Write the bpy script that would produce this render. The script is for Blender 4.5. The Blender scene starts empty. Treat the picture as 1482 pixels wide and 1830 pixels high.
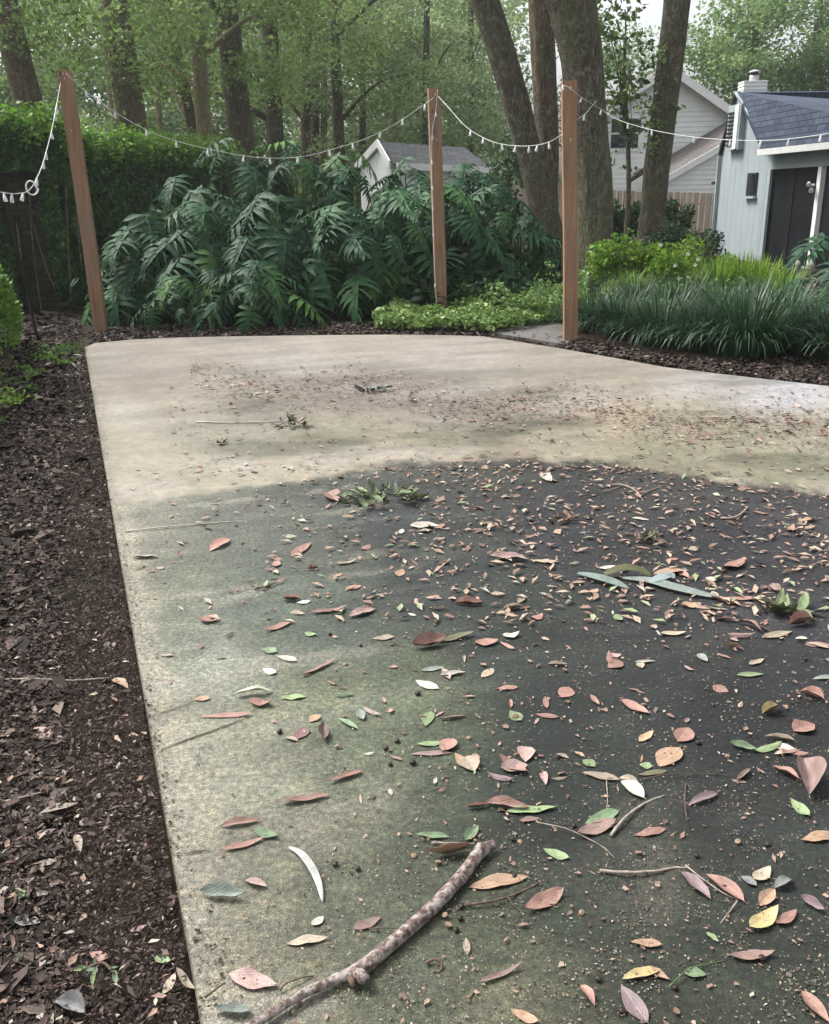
import bpy, bmesh, math, random
import numpy as np
from mathutils import Vector, Matrix, noise as mnoise

random.seed(11)
rng = np.random.default_rng(11)
S = bpy.context.scene
COL = S.collection

# ------------------------------------------------------------------ camera
F, CX, CY = 1600.0, 741.0, 915.0
TILT = math.radians(19.4)
ROLL = -0.020
CAMH = 1.5
cam_d = bpy.data.cameras.new("camera")
cam = bpy.data.objects.new("camera", cam_d)
COL.objects.link(cam)
R3 = Matrix.Rotation(math.pi / 2 - TILT, 3, 'X') @ Matrix.Rotation(ROLL, 3, 'Z')
cam.matrix_world = Matrix.Translation((0, 0, CAMH)) @ R3.to_4x4()
cam_d.sensor_fit = 'VERTICAL'
cam_d.sensor_height = 36.0
cam_d.sensor_width = 36.0
cam_d.lens = F / 1830.0 * 36.0
cam_d.clip_start = 0.05
cam_d.clip_end = 2000
S.camera = cam

# ------------------------------------------------------------------ world, sun, exposure
SUN_EL, SUN_AZ = math.radians(54), math.radians(-62)   # azimuth from +Y, towards +X
W = bpy.data.worlds.new("World")
S.world = W
W.use_nodes = True
nt = W.node_tree
nt.nodes.clear()
sky = nt.nodes.new("ShaderNodeTexSky")
sky.sky_type = 'NISHITA'
sky.sun_disc = False
sky.sun_elevation = SUN_EL
sky.sun_rotation = SUN_AZ
sky.air_density = 1.0
sky.dust_density = 6.0
sky.ozone_density = 1.0
hsv = nt.nodes.new("ShaderNodeHueSaturation")
hsv.inputs["Saturation"].default_value = 0.22      # overcast: the cloud deck takes the blue out of the sky
bg = nt.nodes.new("ShaderNodeBackground")
bg.inputs["Strength"].default_value = 0.15
wo = nt.nodes.new("ShaderNodeOutputWorld")
nt.links.new(sky.outputs[0], hsv.inputs["Color"])
nt.links.new(hsv.outputs[0], bg.inputs["Color"])
nt.links.new(bg.outputs[0], wo.inputs["Surface"])
sun_d = bpy.data.lights.new("sun", 'SUN')
sun_d.energy = 1.5
sun_d.angle = math.radians(14)
sun_d.color = (1.0, 0.97, 0.92)
sun = bpy.data.objects.new("sun", sun_d)
COL.objects.link(sun)
sd = Vector((math.sin(SUN_AZ) * math.cos(SUN_EL), math.cos(SUN_AZ) * math.cos(SUN_EL), math.sin(SUN_EL)))
sun.rotation_euler = sd.to_track_quat('Z', 'Y').to_euler()
S.view_settings.view_transform = 'Standard'
S.view_settings.look = 'None'
S.view_settings.gamma = 1.0
S.view_settings.use_curve_mapping = False
S.view_settings.exposure = 1.15
EXPO_K = 2.35      # photo linear value / base colour on the open patio
S.cycles.max_bounces = 6
S.cycles.diffuse_bounces = 3
S.cycles.transmission_bounces = 4

# ------------------------------------------------------------------ pixel <-> place helpers
def ray(px, py):
    return R3 @ Vector(((px - CX) / F, (CY - py) / F, -1.0))
def P(px, py, z=0.0):
    d = ray(px, py)
    t = (z - CAMH) / d.z
    return Vector((d.x * t, d.y * t, z))
def Q(px, py, Y):
    d = ray(px, py)
    t = Y / d.y
    return Vector((d.x * t, Y, CAMH + d.z * t))
RT = np.array(R3).T
def proj(pts):
    p = np.asarray(pts, float) - np.array([0, 0, CAMH])
    c = p @ RT.T
    return CX + F * c[:, 0] / -c[:, 2], CY - F * c[:, 1] / -c[:, 2]
def lin(r, g, b):
    f = lambda c: (c / 255.0) / 12.92 if c <= 10 else (((c / 255.0) + 0.055) / 1.055) ** 2.4
    return (f(r), f(g), f(b))

# ------------------------------------------------------------------ objects helpers
def tag(o, label=None, cat=None, group=None, kind=None):
    if label: o["label"] = label
    if cat: o["category"] = cat
    if group: o["group"] = group
    if kind: o["kind"] = kind
    return o
def empty(name, loc, label=None, cat=None, group=None):
    o = bpy.data.objects.new(name, None)
    o.empty_display_size = 0.2
    o.location = loc
    COL.objects.link(o)
    return tag(o, label, cat, group)
def link(name, me, mat=None, parent=None, smooth=False):
    if mat is not None and not me.materials:
        me.materials.append(mat)
    if smooth:
        me.polygons.foreach_set("use_smooth", [True] * len(me.polygons))
    o = bpy.data.objects.new(name, me)
    COL.objects.link(o)
    if parent is not None:
        o.parent = parent
        if parent.type == 'EMPTY' or True:
            o.matrix_parent_inverse = Matrix.Translation(-parent.location) if parent.parent is None else Matrix.Identity(4)
    return o
def mesh(name, verts, faces):
    me = bpy.data.meshes.new(name)
    me.from_pydata([tuple(v) for v in verts], [], faces)
    me.update()
    return me

class MB:
    def __init__(s): s.v, s.f = [], []
    def add(s, vs, fs):
        n = len(s.v); s.v += [tuple(v) for v in vs]; s.f += [tuple(i + n for i in f) for f in fs]
    def hexa(s, b, t):            # four bottom corners, four top corners (ccw from above)
        s.add(list(b) + list(t), [(3, 2, 1, 0), (4, 5, 6, 7), (0, 1, 5, 4), (1, 2, 6, 5), (2, 3, 7, 6), (3, 0, 4, 7)])
    def box(s, c, size, M=None):
        c = Vector(c); h = Vector(size) / 2
        cs = [(-1, -1), (1, -1), (1, 1), (-1, 1)]
        M = M or Matrix.Identity(3)
        b = [c + M @ Vector((x * h.x, y * h.y, -h.z)) for x, y in cs]
        t = [c + M @ Vector((x * h.x, y * h.y, h.z)) for x, y in cs]
        s.hexa(b, t)
    def prism(s, pts, ext):        # polygon extruded along a vector
        ext = Vector(ext); n = len(pts)
        pts = [Vector(p) for p in pts]
        s.add(pts + [p + ext for p in pts], [tuple(range(n))[::-1], tuple(range(n, 2 * n))] + [(i, (i + 1) % n, n + (i + 1) % n, n + i) for i in range(n)])
    def tube(s, pts, rad, seg=8, cap=True, fn=None):
        pts = [Vector(p) for p in pts]
        if not hasattr(rad, '__len__'): rad = [rad] * len(pts)
        n0 = len(s.v); N = len(pts)
        prev = None
        for i, p in enumerate(pts):
            t = (pts[min(i + 1, N - 1)] - pts[max(i - 1, 0)]).normalized()
            if prev is None:
                a = t.orthogonal().normalized()
            else:
                a = (prev - t * prev.dot(t)).normalized()
            prev = a
            b = t.cross(a)
            for k in range(seg):
                th = 2 * math.pi * k / seg
                r = rad[i] * (fn(th, i, p) if fn else 1)
                s.v.append(tuple(p + (a * math.cos(th) + b * math.sin(th)) * r))
        for i in range(N - 1):
            for k in range(seg):
                k2 = (k + 1) % seg
                s.f.append((n0 + i * seg + k, n0 + i * seg + k2, n0 + (i + 1) * seg + k2, n0 + (i + 1) * seg + k))
        if cap:
            s.f.append(tuple(n0 + k for k in range(seg))[::-1])
            s.f.append(tuple(n0 + (N - 1) * seg + k for k in range(seg)))
    def build(s, name, mat, parent=None, smooth=False):
        me = mesh(name, s.v, s.f)
        return link(name, me, mat, parent, smooth)

def smooth_path(pts, n=6):
    pts = [Vector(p) for p in pts]
    if len(pts) < 3:
        return [pts[0].lerp(pts[-1], i / n) for i in range(n + 1)]
    out = []
    ext = [pts[0] * 2 - pts[1]] + pts + [pts[-1] * 2 - pts[-2]]
    for i in range(1, len(ext) - 2):
        p0, p1, p2, p3 = ext[i - 1:i + 3]
        for k in range(n):
            t = k / n
            out.append(0.5 * ((2 * p1) + (p2 - p0) * t + (2 * p0 - 5 * p1 + 4 * p2 - p3) * t * t + (3 * p1 - p0 - 3 * p2 + p3) * t ** 3))
    out.append(pts[-1])
    return out

# ------------------------------------------------------------------ materials
class NT:
    def __init__(s, name):
        s.m = bpy.data.materials.new(name); s.m.use_nodes = True
        s.t = s.m.node_tree; s.t.nodes.clear()
        s.out = s.n("ShaderNodeOutputMaterial")
        s.b = s.n("ShaderNodeBsdfPrincipled")
        s.l(s.b.outputs[0], s.out.inputs[0])
    def n(s, typ, **kw):
        nd = s.t.nodes.new(typ)
        for k, v in kw.items(): setattr(nd, k, v)
        return nd
    def l(s, a, b): s.t.links.new(a, b)
    def coord(s, scale=(1, 1, 1), kind="Object", rot=(0, 0, 0)):
        c = s.n("ShaderNodeTexCoord"); m = s.n("ShaderNodeMapping")
        m.inputs["Scale"].default_value = scale; m.inputs["Rotation"].default_value = rot
        s.l(c.outputs[kind], m.inputs[0]); return m.outputs[0]
    def geo(s, scale=(1, 1, 1)):
        c = s.n("ShaderNodeNewGeometry"); m = s.n("ShaderNodeMapping"); m.inputs["Scale"].default_value = scale
        s.l(c.outputs["Position"], m.inputs[0]); return m.outputs[0]
    def noise(s, vec, scale, detail=4, rough=0.55, out=0):
        nd = s.n("ShaderNodeTexNoise"); nd.inputs["Scale"].default_value = scale
        nd.inputs["Detail"].default_value = detail; nd.inputs["Roughness"].default_value = rough
        s.l(vec, nd.inputs["Vector"]); return nd.outputs[out]
    def ramp(s, fac, stops):
        r = s.n("ShaderNodeValToRGB"); e = r.color_ramp.elements
        while len(e) < len(stops): e.new(0.5)
        for el, (p, c) in zip(e, stops):
            el.position = p; el.color = (*c, 1) if len(c) == 3 else c
        s.l(fac, r.inputs[0]); return r.outputs[0]
    def mix(s, fac, a, b, mode='MIX'):
        m = s.n("ShaderNodeMix", data_type='RGBA', blend_type=mode)
        for i, v in ((0, fac), (6, a), (7, b)):
            if isinstance(v, (int, float)): m.inputs[i].default_value = v
            elif isinstance(v, tuple): m.inputs[i].default_value = (*v, 1) if len(v) == 3 else v
            else: s.l(v, m.inputs[i])
        return m.outputs[2]
    def math(s, op, a, b=None):
        m = s.n("ShaderNodeMath", operation=op)
        for i, v in ((0, a), (1, b)):
            if v is None: continue
            if isinstance(v, (int, float)): m.inputs[i].default_value = v
            else: s.l(v, m.inputs[i])
        return m.outputs[0]
    def bump(s, h, strength=0.3, dist=0.01):
        b = s.n("ShaderNodeBump"); b.inputs["Strength"].default_value = strength; b.inputs["Distance"].default_value = dist
        s.l(h, b.inputs["Height"]); s.l(b.outputs[0], s.b.inputs["Normal"]); return b
    def base(s, c):
        if isinstance(c, tuple): s.b.inputs["Base Color"].default_value = (*c, 1)
        else: s.l(c, s.b.inputs["Base Color"])
    def rough(s, v, spec=0.3):
        if isinstance(v, (int, float)): s.b.inputs["Roughness"].default_value = v
        else: s.l(v, s.b.inputs["Roughness"])
        s.b.inputs["Specular IOR Level"].default_value = spec

def m_leaf(name, stops, trans=0.3, rough=0.5, spec=0.3, attr="tint", backmul=1.3):
    k = NT(name)
    a = k.n("ShaderNodeAttribute"); a.attribute_name = attr
    c = k.ramp(a.outputs["Fac"], stops)
    k.base(c); k.rough(rough, spec)
    if trans > 0:
        tr = k.n("ShaderNodeBsdfTranslucent"); k.l(c, tr.inputs[0])
        mx = k.n("ShaderNodeMixShader"); mx.inputs[0].default_value = trans
        k.l(k.b.outputs[0], mx.inputs[1]); k.l(tr.outputs[0], mx.inputs[2]); k.l(mx.outputs[0], k.out.inputs[0])
    return k.m

def m_plain(name, col, rough=0.6, spec=0.3, nscale=8, var=0.25, bump=0.15, bdist=0.004, stretch=(1, 1, 1), dirt=None):
    k = NT(name)
    v = k.geo(stretch)
    n = k.noise(v, nscale, 5)
    lo = tuple(c * (1 - var) for c in col); hi = tuple(min(1, c * (1 + var)) for c in col)
    c = k.ramp(n, [(0.3, lo), (0.7, hi)])
    if dirt:
        n2 = k.noise(k.geo(), 1.3, 6, 0.65)
        f = k.ramp(n2, [(0.45, (0, 0, 0)), (0.7, (1, 1, 1))])
        c = k.mix(k.math('MULTIPLY', f, dirt[1]), c, dirt[0])
    k.base(c); k.rough(rough, spec)
    if bump: k.bump(k.noise(v, nscale * 6, 4), bump, bdist)
    return k.m

G = dict()
def m_bark(name, dark, light, moss, mossamt=0.5):
    k = NT(name)
    v = k.geo((1, 1, 0.22))
    n1 = k.noise(v, 16, 6, 0.65)
    vor = k.n("ShaderNodeTexVoronoi"); vor.feature = 'DISTANCE_TO_EDGE'; vor.inputs["Scale"].default_value = 20
    wv = k.n("ShaderNodeVectorMath", operation='ADD')
    nz = k.noise(k.geo((1, 1, .5)), 5, 3, out=1); sc = k.n("ShaderNodeVectorMath", operation='SCALE'); sc.inputs[3].default_value = 0.25
    k.l(nz, sc.inputs[0]); k.l(v, wv.inputs[0]); k.l(sc.outputs[0], wv.inputs[1]); k.l(wv.outputs[0], vor.inputs["Vector"])
    ridg = k.ramp(vor.outputs["Distance"], [(0.0, (0, 0, 0)), (0.14, (1, 1, 1))])
    h = k.math('ADD', k.math('MULTIPLY', ridg, 0.6), n1)
    c = k.ramp(n1, [(0.3, dark), (0.7, light)])
    c = k.mix(k.math('MULTIPLY', ridg, -0.55), c, c)
    c = k.mix(k.math('SUBTRACT', 0.65, k.math('MULTIPLY', ridg, 0.6)), c, tuple(x * 0.45 for x in dark))
    m1 = k.noise(k.geo((1, 1, 0.5)), 2.2, 6, 0.7)
    mf = k.ramp(m1, [(0.42, (0, 0, 0)), (0.62, (1, 1, 1))])
    c = k.mix(k.math('MULTIPLY', mf, mossamt), c, moss)
    m2 = k.noise(k.geo(), 7, 5, 0.7)
    lf = k.ramp(m2, [(0.54, (0, 0, 0)), (0.62, (1, 1, 1))])
    c = k.mix(k.math('MULTIPLY', lf, 0.38), c, (0.26, 0.28, 0.22))
    k.base(c); k.rough(0.9, 0.15); k.bump(h, 0.9, 0.035)
    return k.m

G['bark_oak'] = m_bark('oak bark', (0.058, 0.047, 0.037), (0.20, 0.17, 0.13), (0.115, 0.125, 0.06), 0.6)
G['bark_brown'] = m_bark('brown bark', (0.075, 0.054, 0.038), (0.25, 0.19, 0.135), (0.14, 0.13, 0.07), 0.35)
G['bark_pale'] = m_bark('pale bark', (0.16, 0.135, 0.085), (0.38, 0.32, 0.21), (0.27, 0.23, 0.10), 0.4)
G['leaf_oak'] = m_leaf('oak foliage', [(0.0, (0.055, 0.10, 0.024)), (0.5, (0.15, 0.235, 0.065)), (1.0, (0.27, 0.37, 0.125))], 0.5, 0.6)
G['leaf_grey'] = m_leaf('grey green foliage', [(0.0, (0.09, 0.14, 0.06)), (0.5, (0.22, 0.30, 0.14)), (1.0, (0.36, 0.45, 0.24))], 0.5, 0.65)
G['leaf_far'] = m_leaf('far foliage', [(0.0, (0.11, 0.18, 0.065)), (0.5, (0.24, 0.35, 0.14)), (1.0, (0.37, 0.48, 0.22))], 0.5, 0.65)
G['leaf_bright'] = m_leaf('bright tree foliage', [(0.0, (0.06, 0.12, 0.04)), (0.5, (0.15, 0.245, 0.09)), (1.0, (0.27, 0.37, 0.15))], 0.5, 0.6)
G['leaf_sapling'] = m_leaf('sapling foliage', [(0.0, (0.02, 0.05, 0.012)), (0.6, (0.07, 0.13, 0.03)), (1.0, (0.22, 0.27, 0.06))], 0.4, 0.4, 0.5)
G['leaf_vine'] = m_leaf('vine foliage', [(0.0, (0.016, 0.05, 0.012)), (0.5, (0.055, 0.13, 0.026)), (1.0, (0.17, 0.30, 0.05))], 0.3, 0.5)
G['leaf_vine_bright'] = m_leaf('bright vine foliage', [(0.0, (0.045, 0.11, 0.016)), (0.5, (0.11, 0.235, 0.028)), (1.0, (0.26, 0.42, 0.06))], 0.35, 0.5)
G['leaf_cover'] = m_leaf('ground cover foliage', [(0.0, (0.03, 0.08, 0.016)), (0.5, (0.10, 0.20, 0.04)), (1.0, (0.26, 0.36, 0.12))], 0.3, 0.45, 0.4)
G['leaf_lime'] = m_leaf('lime foliage', [(0.0, (0.05, 0.12, 0.015)), (0.5, (0.15, 0.29, 0.03)), (1.0, (0.34, 0.46, 0.06))], 0.4, 0.5)
G['leaf_bush'] = m_leaf('dark bush foliage', [(0.0, (0.010, 0.03, 0.010)), (0.5, (0.03, 0.075, 0.025)), (1.0, (0.08, 0.15, 0.04))], 0.25, 0.5)
G['blade_dark'] = m_leaf('dark strap foliage', [(0.0, (0.009, 0.028, 0.012)), (0.5, (0.024, 0.066, 0.027)), (1.0, (0.070, 0.145, 0.058))], 0.2, 0.42, 0.4)
def m_philo():
    k = NT('glossy split leaf')
    oi = k.n("ShaderNodeObjectInfo")
    c = k.ramp(oi.outputs["Random"], [(0.0, (0.010, 0.040, 0.018)), (0.5, (0.019, 0.066, 0.026)), (0.85, (0.038, 0.108, 0.032)), (1.0, (0.11, 0.22, 0.04))])
    n = k.noise(k.coord(), 9, 3)
    c = k.mix(0.35, c, k.ramp(n, [(0.3, (0.008, 0.034, 0.018)), (0.7, (0.034, 0.088, 0.042))]))
    k.base(c); k.rough(0.55, 0.16)
    tr = k.n("ShaderNodeBsdfTranslucent"); k.l(c, tr.inputs[0])
    mx = k.n("ShaderNodeMixShader"); mx.inputs[0].default_value = 0.12
    k.l(k.b.outputs[0], mx.inputs[1]); k.l(tr.outputs[0], mx.inputs[2]); k.l(mx.outputs[0], k.out.inputs[0])
    return k.m
G['philo'] = m_philo()
G['petiole'] = m_plain('green leaf stalk', (0.06, 0.11, 0.035), 0.45, 0.4, 5, 0.3, 0)
G['soil'] = m_plain('dark soil', (0.040, 0.028, 0.021), 0.95, 0.1, 25, 0.5, 0.8, 0.02)

# ------------------------------------------------------------------ ground sheet
def build_ground():
    k = NT('ground soil and leaf litter')
    v = k.geo()
    n1 = k.noise(v, 14, 8, 0.7); n2 = k.noise(v, 90, 5, 0.7); n3 = k.noise(v, 0.35, 5)
    c = k.ramp(n1, [(0.3, (0.014, 0.010, 0.008)), (0.55, (0.040, 0.027, 0.020)), (0.75, (0.07, 0.047, 0.036))])
    c = k.mix(k.ramp(n2, [(0.55, (0, 0, 0)), (0.72, (0.6, 0.6, 0.6))]), c, (0.07, 0.055, 0.042))
    c = k.mix(k.ramp(n3, [(0.5, (0, 0, 0)), (0.62, (0.8, 0.8, 0.8))]), c, (0.035, 0.05, 0.02))
    k.base(c); k.rough(0.95, 0.1); k.bump(k.math('ADD', n1, n2), 1.0, 0.02)
    # finer grid near the camera, huge beyond
    xs = list(np.concatenate([[-900, -300, -100, -50, -25, -14], np.arange(-9, 9.01, 0.15), [14, 25, 50, 100, 300, 900]]))
    ys = list(np.concatenate([[-300, -60, -15, -4], np.arange(-1, 16.01, 0.15), [20, 26, 35, 50, 80, 150, 400, 1200]]))
    vs = []
    for y in ys:
        for x in xs:
            z = -0.045
            if abs(x) < 9.5 and -1.5 < y < 16.5:
                z += 0.016 * mnoise.noise((x * 2.2, y * 2.2, 0)) + 0.010 * mnoise.noise((x * 7, y * 7, 3))
            vs.append((x, y, z))
    nx = len(xs)
    fs = [(j * nx + i, j * nx + i + 1, (j + 1) * nx + i + 1, (j + 1) * nx + i) for j in range(len(ys) - 1) for i in range(nx - 1)]
    o = link('ground', mesh('ground', vs, fs), k.m, None, True)
    tag(o, 'dark mulch and soil ground around the patio', kind='structure')
build_ground()

# ------------------------------------------------------------------ patio
def np_noise(x, y, seed=0, octaves=4, gain=0.5):
    r = np.random.default_rng(seed)
    tot = np.zeros_like(x); a = 1.0; s = 0
    for o in range(octaves):
        g = r.random((256, 256)) * 2 - 1
        X = x * 2 ** o + 37.2 * o + 500; Y = y * 2 ** o + 11.7 * o + 500
        i = np.floor(X).astype(int); j = np.floor(Y).astype(int)
        u = X - i; w = Y - j; u = u * u * (3 - 2 * u); w = w * w * (3 - 2 * w)
        i0, i1, j0, j1 = i % 256, (i + 1) % 256, j % 256, (j + 1) % 256
        tot += a * ((g[i0, j0] * (1 - u) + g[i1, j0] * u) * (1 - w) + (g[i0, j1] * (1 - u) + g[i1, j1] * u) * w)
        s += a; a *= gain
    return tot / s

FAR_PX = [(152, 621), (170, 613), (235, 607), (320, 603), (420, 601), (560, 599), (700, 598), (800, 599), (862, 601), (905, 607), (1010, 624), (1100, 640), (1190, 656), (1330, 673), (1482, 690), (1700, 714), (2100, 757)]
FARV = [P(x, y) for x, y in FAR_PX]
LA, LB = P(153, 621), P(366, 1830)
LDIR = (LB - LA).normalized()
NL = LA + LDIR * ((LA.y + 1.5) / -LDIR.y)
NR = Vector((8.5, -1.5, 0))
def left_edge_x(y):
    return LA.x + (LA.y - y) / -LDIR.y * LDIR.x * 1.0 if False else LA.x + (y - LA.y) * (LDIR.x / LDIR.y)

WASH = [((300,640),(176,166,150)),((600,618),(180,170,152)),((800,650),(184,176,162)),((1100,680),(174,164,144)),((1400,702),(200,200,200)),((1250,690),(186,182,172)),
 ((250,800),(186,178,156)),((330,720),(178,170,150)),((400,770),(165,163,140)),((480,730),(148,142,126)),((600,695),(146,134,120)),((700,705),(150,140,126)),((600,780),(160,156,128)),((800,730),(150,143,128)),((900,765),(138,134,110)),
 ((560,650),(182,176,164)),((700,820),(188,178,150)),((560,850),(184,176,150)),((800,790),(180,170,142)),((1000,800),(172,163,138)),((1100,750),(184,174,144)),((1200,740),(178,170,144)),((1300,780),(156,152,124)),((1180,800),(150,146,118)),((1400,830),(166,162,132)),((1050,700),(168,160,140)),
 ((230,890),(190,182,158)),((220,740),(190,184,164)),((380,860),(188,182,156)),((160,640),(172,164,150)),((300,685),(168,156,140)),((1450,780),(170,164,140)),((1600,760),(178,172,152)),((950,830),(160,150,126))]
DIRT = [((280,950),(136,138,120)),((400,925),(112,116,104)),((500,1000),(100,108,98)),((600,880),(92,98,90)),((700,930),(70,76,80)),((850,860),(82,84,80)),((1000,950),(66,68,77)),((1300,950),(74,74,83)),((1200,880),(84,84,86)),((1450,930),(86,84,90)),
 ((300,1050),(124,130,108)),((350,1150),(124,132,112)),((380,1175),(146,152,136)),((600,1120),(90,102,92)),((450,1080),(100,112,98)),((760,1060),(72,80,82)),((900,1150),(66,76,72)),((1200,1150),(66,70,72)),((1400,1060),(74,74,82)),
 ((330,1290),(150,150,126)),((480,1290),(136,140,114)),((600,1230),(118,126,100)),((760,1230),(108,118,94)),((800,1330),(100,112,90)),((640,1320),(116,126,100)),((1000,1300),(56,64,62)),((1300,1300),(54,58,63)),((900,1400),(70,82,72)),
 ((380,1400),(154,152,130)),((470,1380),(146,148,126)),((560,1455),(150,148,128)),((600,1400),(118,124,102)),((780,1450),(94,104,86)),((1000,1450),(60,70,64)),((1300,1450),(62,67,67)),
 ((360,1560),(150,146,124)),((450,1600),(136,136,112)),((600,1600),(108,114,92)),((740,1580),(98,106,88)),((850,1680),(98,106,84)),((1100,1560),(86,92,82)),((1160,1590),(116,116,104)),((1000,1640),(72,82,68)),((1250,1640),(74,84,72)),((1400,1600),(68,76,70)),
 ((400,1750),(148,140,116)),((560,1800),(126,126,102)),((700,1780),(106,112,90)),((900,1800),(136,136,114)),((960,1740),(112,116,94)),((1100,1720),(76,86,70)),((1400,1750),(74,82,70)),((1300,1810),(82,90,74)),((1500,1300),(58,60,66)),((1600,1700),(74,80,70))]
BOUND = [(-200,975),(0,945),(215,908),(370,886),(480,868),(600,848),(700,832),(870,819),(1000,821),(1100,829),(1300,862),(1482,884),(1900,930)]

def rbf(px, py, table, aniso=2.0, power=3.6):
    num = np.zeros((len(px), 3)); den = np.zeros(len(px))
    for (x, y), c in table:
        l = np.array(lin(*c))
        # vertical pixel distances count more where the floor is seen at a grazing angle
        sy = np.clip(1.0 + 2.0 * (1100 - y) / 500, 1.0, 3.2)
        d2 = ((px - x)) ** 2 + ((py - y) * sy) ** 2 + 250
        w = d2 ** (-power / 2)
        num += w[:, None] * l; den += w
    return num / den[:, None]

def build_patio():
    nu, nv = 380, 520
    # far edge resampled along u by the angle of its points
    fl = np.array([[p.x, p.y] for p in FARV])
    seg = np.r_[0, np.cumsum(np.hypot(*np.diff(fl, axis=0).T))]; seg /= seg[-1]
    u = np.linspace(0, 1, nu)
    uf = u
    fx = np.interp(uf, seg, fl[:, 0]); fy = np.interp(uf, seg, fl[:, 1])
    nxx = NL.x + (NR.x - NL.x) * u; nyy = np.full(nu, -1.5)
    v = np.linspace(0, 1, nv) ** 1.0
    X = nxx[None, :] * (1 - v[:, None]) + fx[None, :] * v[:, None]
    Y = nyy[None, :] * (1 - v[:, None]) + fy[None, :] * v[:, None]
    x, y = X.ravel(), Y.ravel()
    yy = np.maximum(y, 0.9)                      # what lies behind the camera goes on like its near edge
    px, py = proj(np.c_[x, yy, np.zeros_like(x)])
    nz = np_noise(x * 1.1, y * 1.1, 3, 5, 0.6)
    n2 = np_noise(x * 6, y * 6, 5, 4, 0.6)
    jx = 40 * nz + 16 * n2; jy = 0.4 * (30 * np_noise(x * 1.3, y * 1.3, 9, 5, .6) + 14 * n2)
    cw = rbf(px + jx, py + jy * 0.5, WASH); cd = rbf(px + jx, py + jy, DIRT)
    bx = np.array([b[0] for b in BOUND]); by = np.array([b[1] for b in BOUND])
    yb = np.interp(px, bx, by) + 9 * n2 + 9 * np_noise(x * 2.2, y * 2.2, 21, 3)
    dirty = 1 / (1 + np.exp(-(py - yb - 5 * np_noise(x * 16, y * 16, 71, 3)) / 2.4))
    # cleaner strip along the left edge
    d_left = (x - (LA.x + (y - LA.y) * (LDIR.x / LDIR.y)))
    strip = np.clip(1 - (d_left - 0.02 - 0.05 * nz - .03 * n2) / 0.13, 0, 1)
    strip = strip * strip * (3 - 2 * strip) * 0.8
    edgec = np.array(lin(176, 168, 146))
    col = cw * (1 - dirty[:, None]) + cd * dirty[:, None]
    col = col * (1 - strip[:, None]) + edgec * strip[:, None]
    grime = np.clip(1 - d_left / 0.035, 0, 1) * (0.35 + 0.3 * n2)      # soil smeared on the arris
    col = col * (1 - 0.5 * np.clip(grime, 0, 1)[:, None])
    # wand streaks of the pressure washer and mottled algae
    a = 0.25
    st = np_noise((x * math.cos(a) + y * math.sin(a)) * 1.4, (-x * math.sin(a) + y * math.cos(a)) * 5, 31, 4)
    col *= (1 + (0.24 * st * (1 - dirty) + 0.16 * n2 + 0.10 * nz + .12 * np_noise(x * 2.6, y * 3.4, 63, 5, .65) * (1 - dirty))[:, None])
    s2 = np_noise((x * .9 + y * .35) * 2.2, (-x * .35 + y * .9) * 9, 47, 4, .6)
    col *= (1 + (0.34 * s2 * dirty)[:, None])
    blot = np_noise(x * 2.0, y * 4.5, 53, 6, .68)
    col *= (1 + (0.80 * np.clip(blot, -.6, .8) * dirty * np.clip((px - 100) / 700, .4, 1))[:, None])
    # scoured paler patches in the algae, drawn out the way the wand went
    pt = np_noise((x * .93 + y * .36) * 1.6, (-x * .36 + y * .93) * 6, 91, 5, .6) + .35 * np_noise(x * 9, y * 9, 92, 3)
    pf = np.clip((pt - .22) / .25, 0, 1) * np.clip((700 - px) / 500 + .35, .10, .6) * dirty
    col = col * (1 - pf[:, None]) + np.array(lin(168, 166, 150)) * pf[:, None]
    wp = np.clip((np_noise((x - .2 * y) * 1.1, y * 1.5, 88, 5, .62) - .12) / .3, 0, 1) * (1 - dirty)
    col = col * (1 - .38 * wp[:, None]) + np.array(lin(206, 200, 188)) * .38 * wp[:, None]
    gb = np.clip((np_noise((x + .1 * y) * 1.1, y * 2.0, 95, 5, .6) - .02) / .3, 0, 1) * (1 - dirty) * np.clip((py - 640) / 60, 0, 1) * np.clip((px - 260) / 200, 0, 1)
    col = col * (1 - .40 * gb[:, None] * np.array([1.0, .93, 1.0]))
    gr = col.mean(1, keepdims=True); col = gr + (col - gr) * (1 - (.34 * np.clip((900 - px) / 500, 0, 1) * dirty)[:, None] * np.array([.9, 1.0, 1.0]))
    g2 = col.mean(1, keepdims=True); wd = (1 - dirty)[:, None]
    col = col + (g2 - col) * .14 * wd; col = col * (1 + wd * np.array([.015, -.01, .035]))
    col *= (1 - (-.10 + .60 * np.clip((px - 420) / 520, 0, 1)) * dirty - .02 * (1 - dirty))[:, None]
    col = np.clip(col / EXPO_K, 0.006, 0.75)
    # geometry: top, very slightly uneven, plus skirt
    zz = 0.0022 * np_noise(x * 1.5, y * 1.5, 77, 3)
    verts = np.c_[x, y, zz]
    idx = np.arange(nu * nv).reshape(nv, nu)
    q = np.stack([idx[:-1, :-1], idx[:-1, 1:], idx[1:, 1:], idx[1:, :-1]], -1).reshape(-1, 4)
    ring = np.concatenate([idx[0, :], idx[1:, -1], idx[-1, -2::-1], idx[-2:0:-1, 0]])
    n0 = len(verts); low = verts[ring].copy()
    cen = np.array([1.0, 5.0, 0]); low[:, 2] = -0.10
    mid = verts[ring].copy(); d = mid - cen; d[:, 2] = 0; d /= np.linalg.norm(d, axis=1)[:, None]
    mid = mid + d * 0.008; mid[:, 2] -= 0.008; low[:, :2] = mid[:, :2]
    allv = np.vstack([verts, mid, low]); m = len(ring)
    r2 = np.roll(np.arange(m), -1)
    sk1 = np.stack([ring, n0 + np.arange(m), n0 + r2, ring[r2]], -1)
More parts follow.
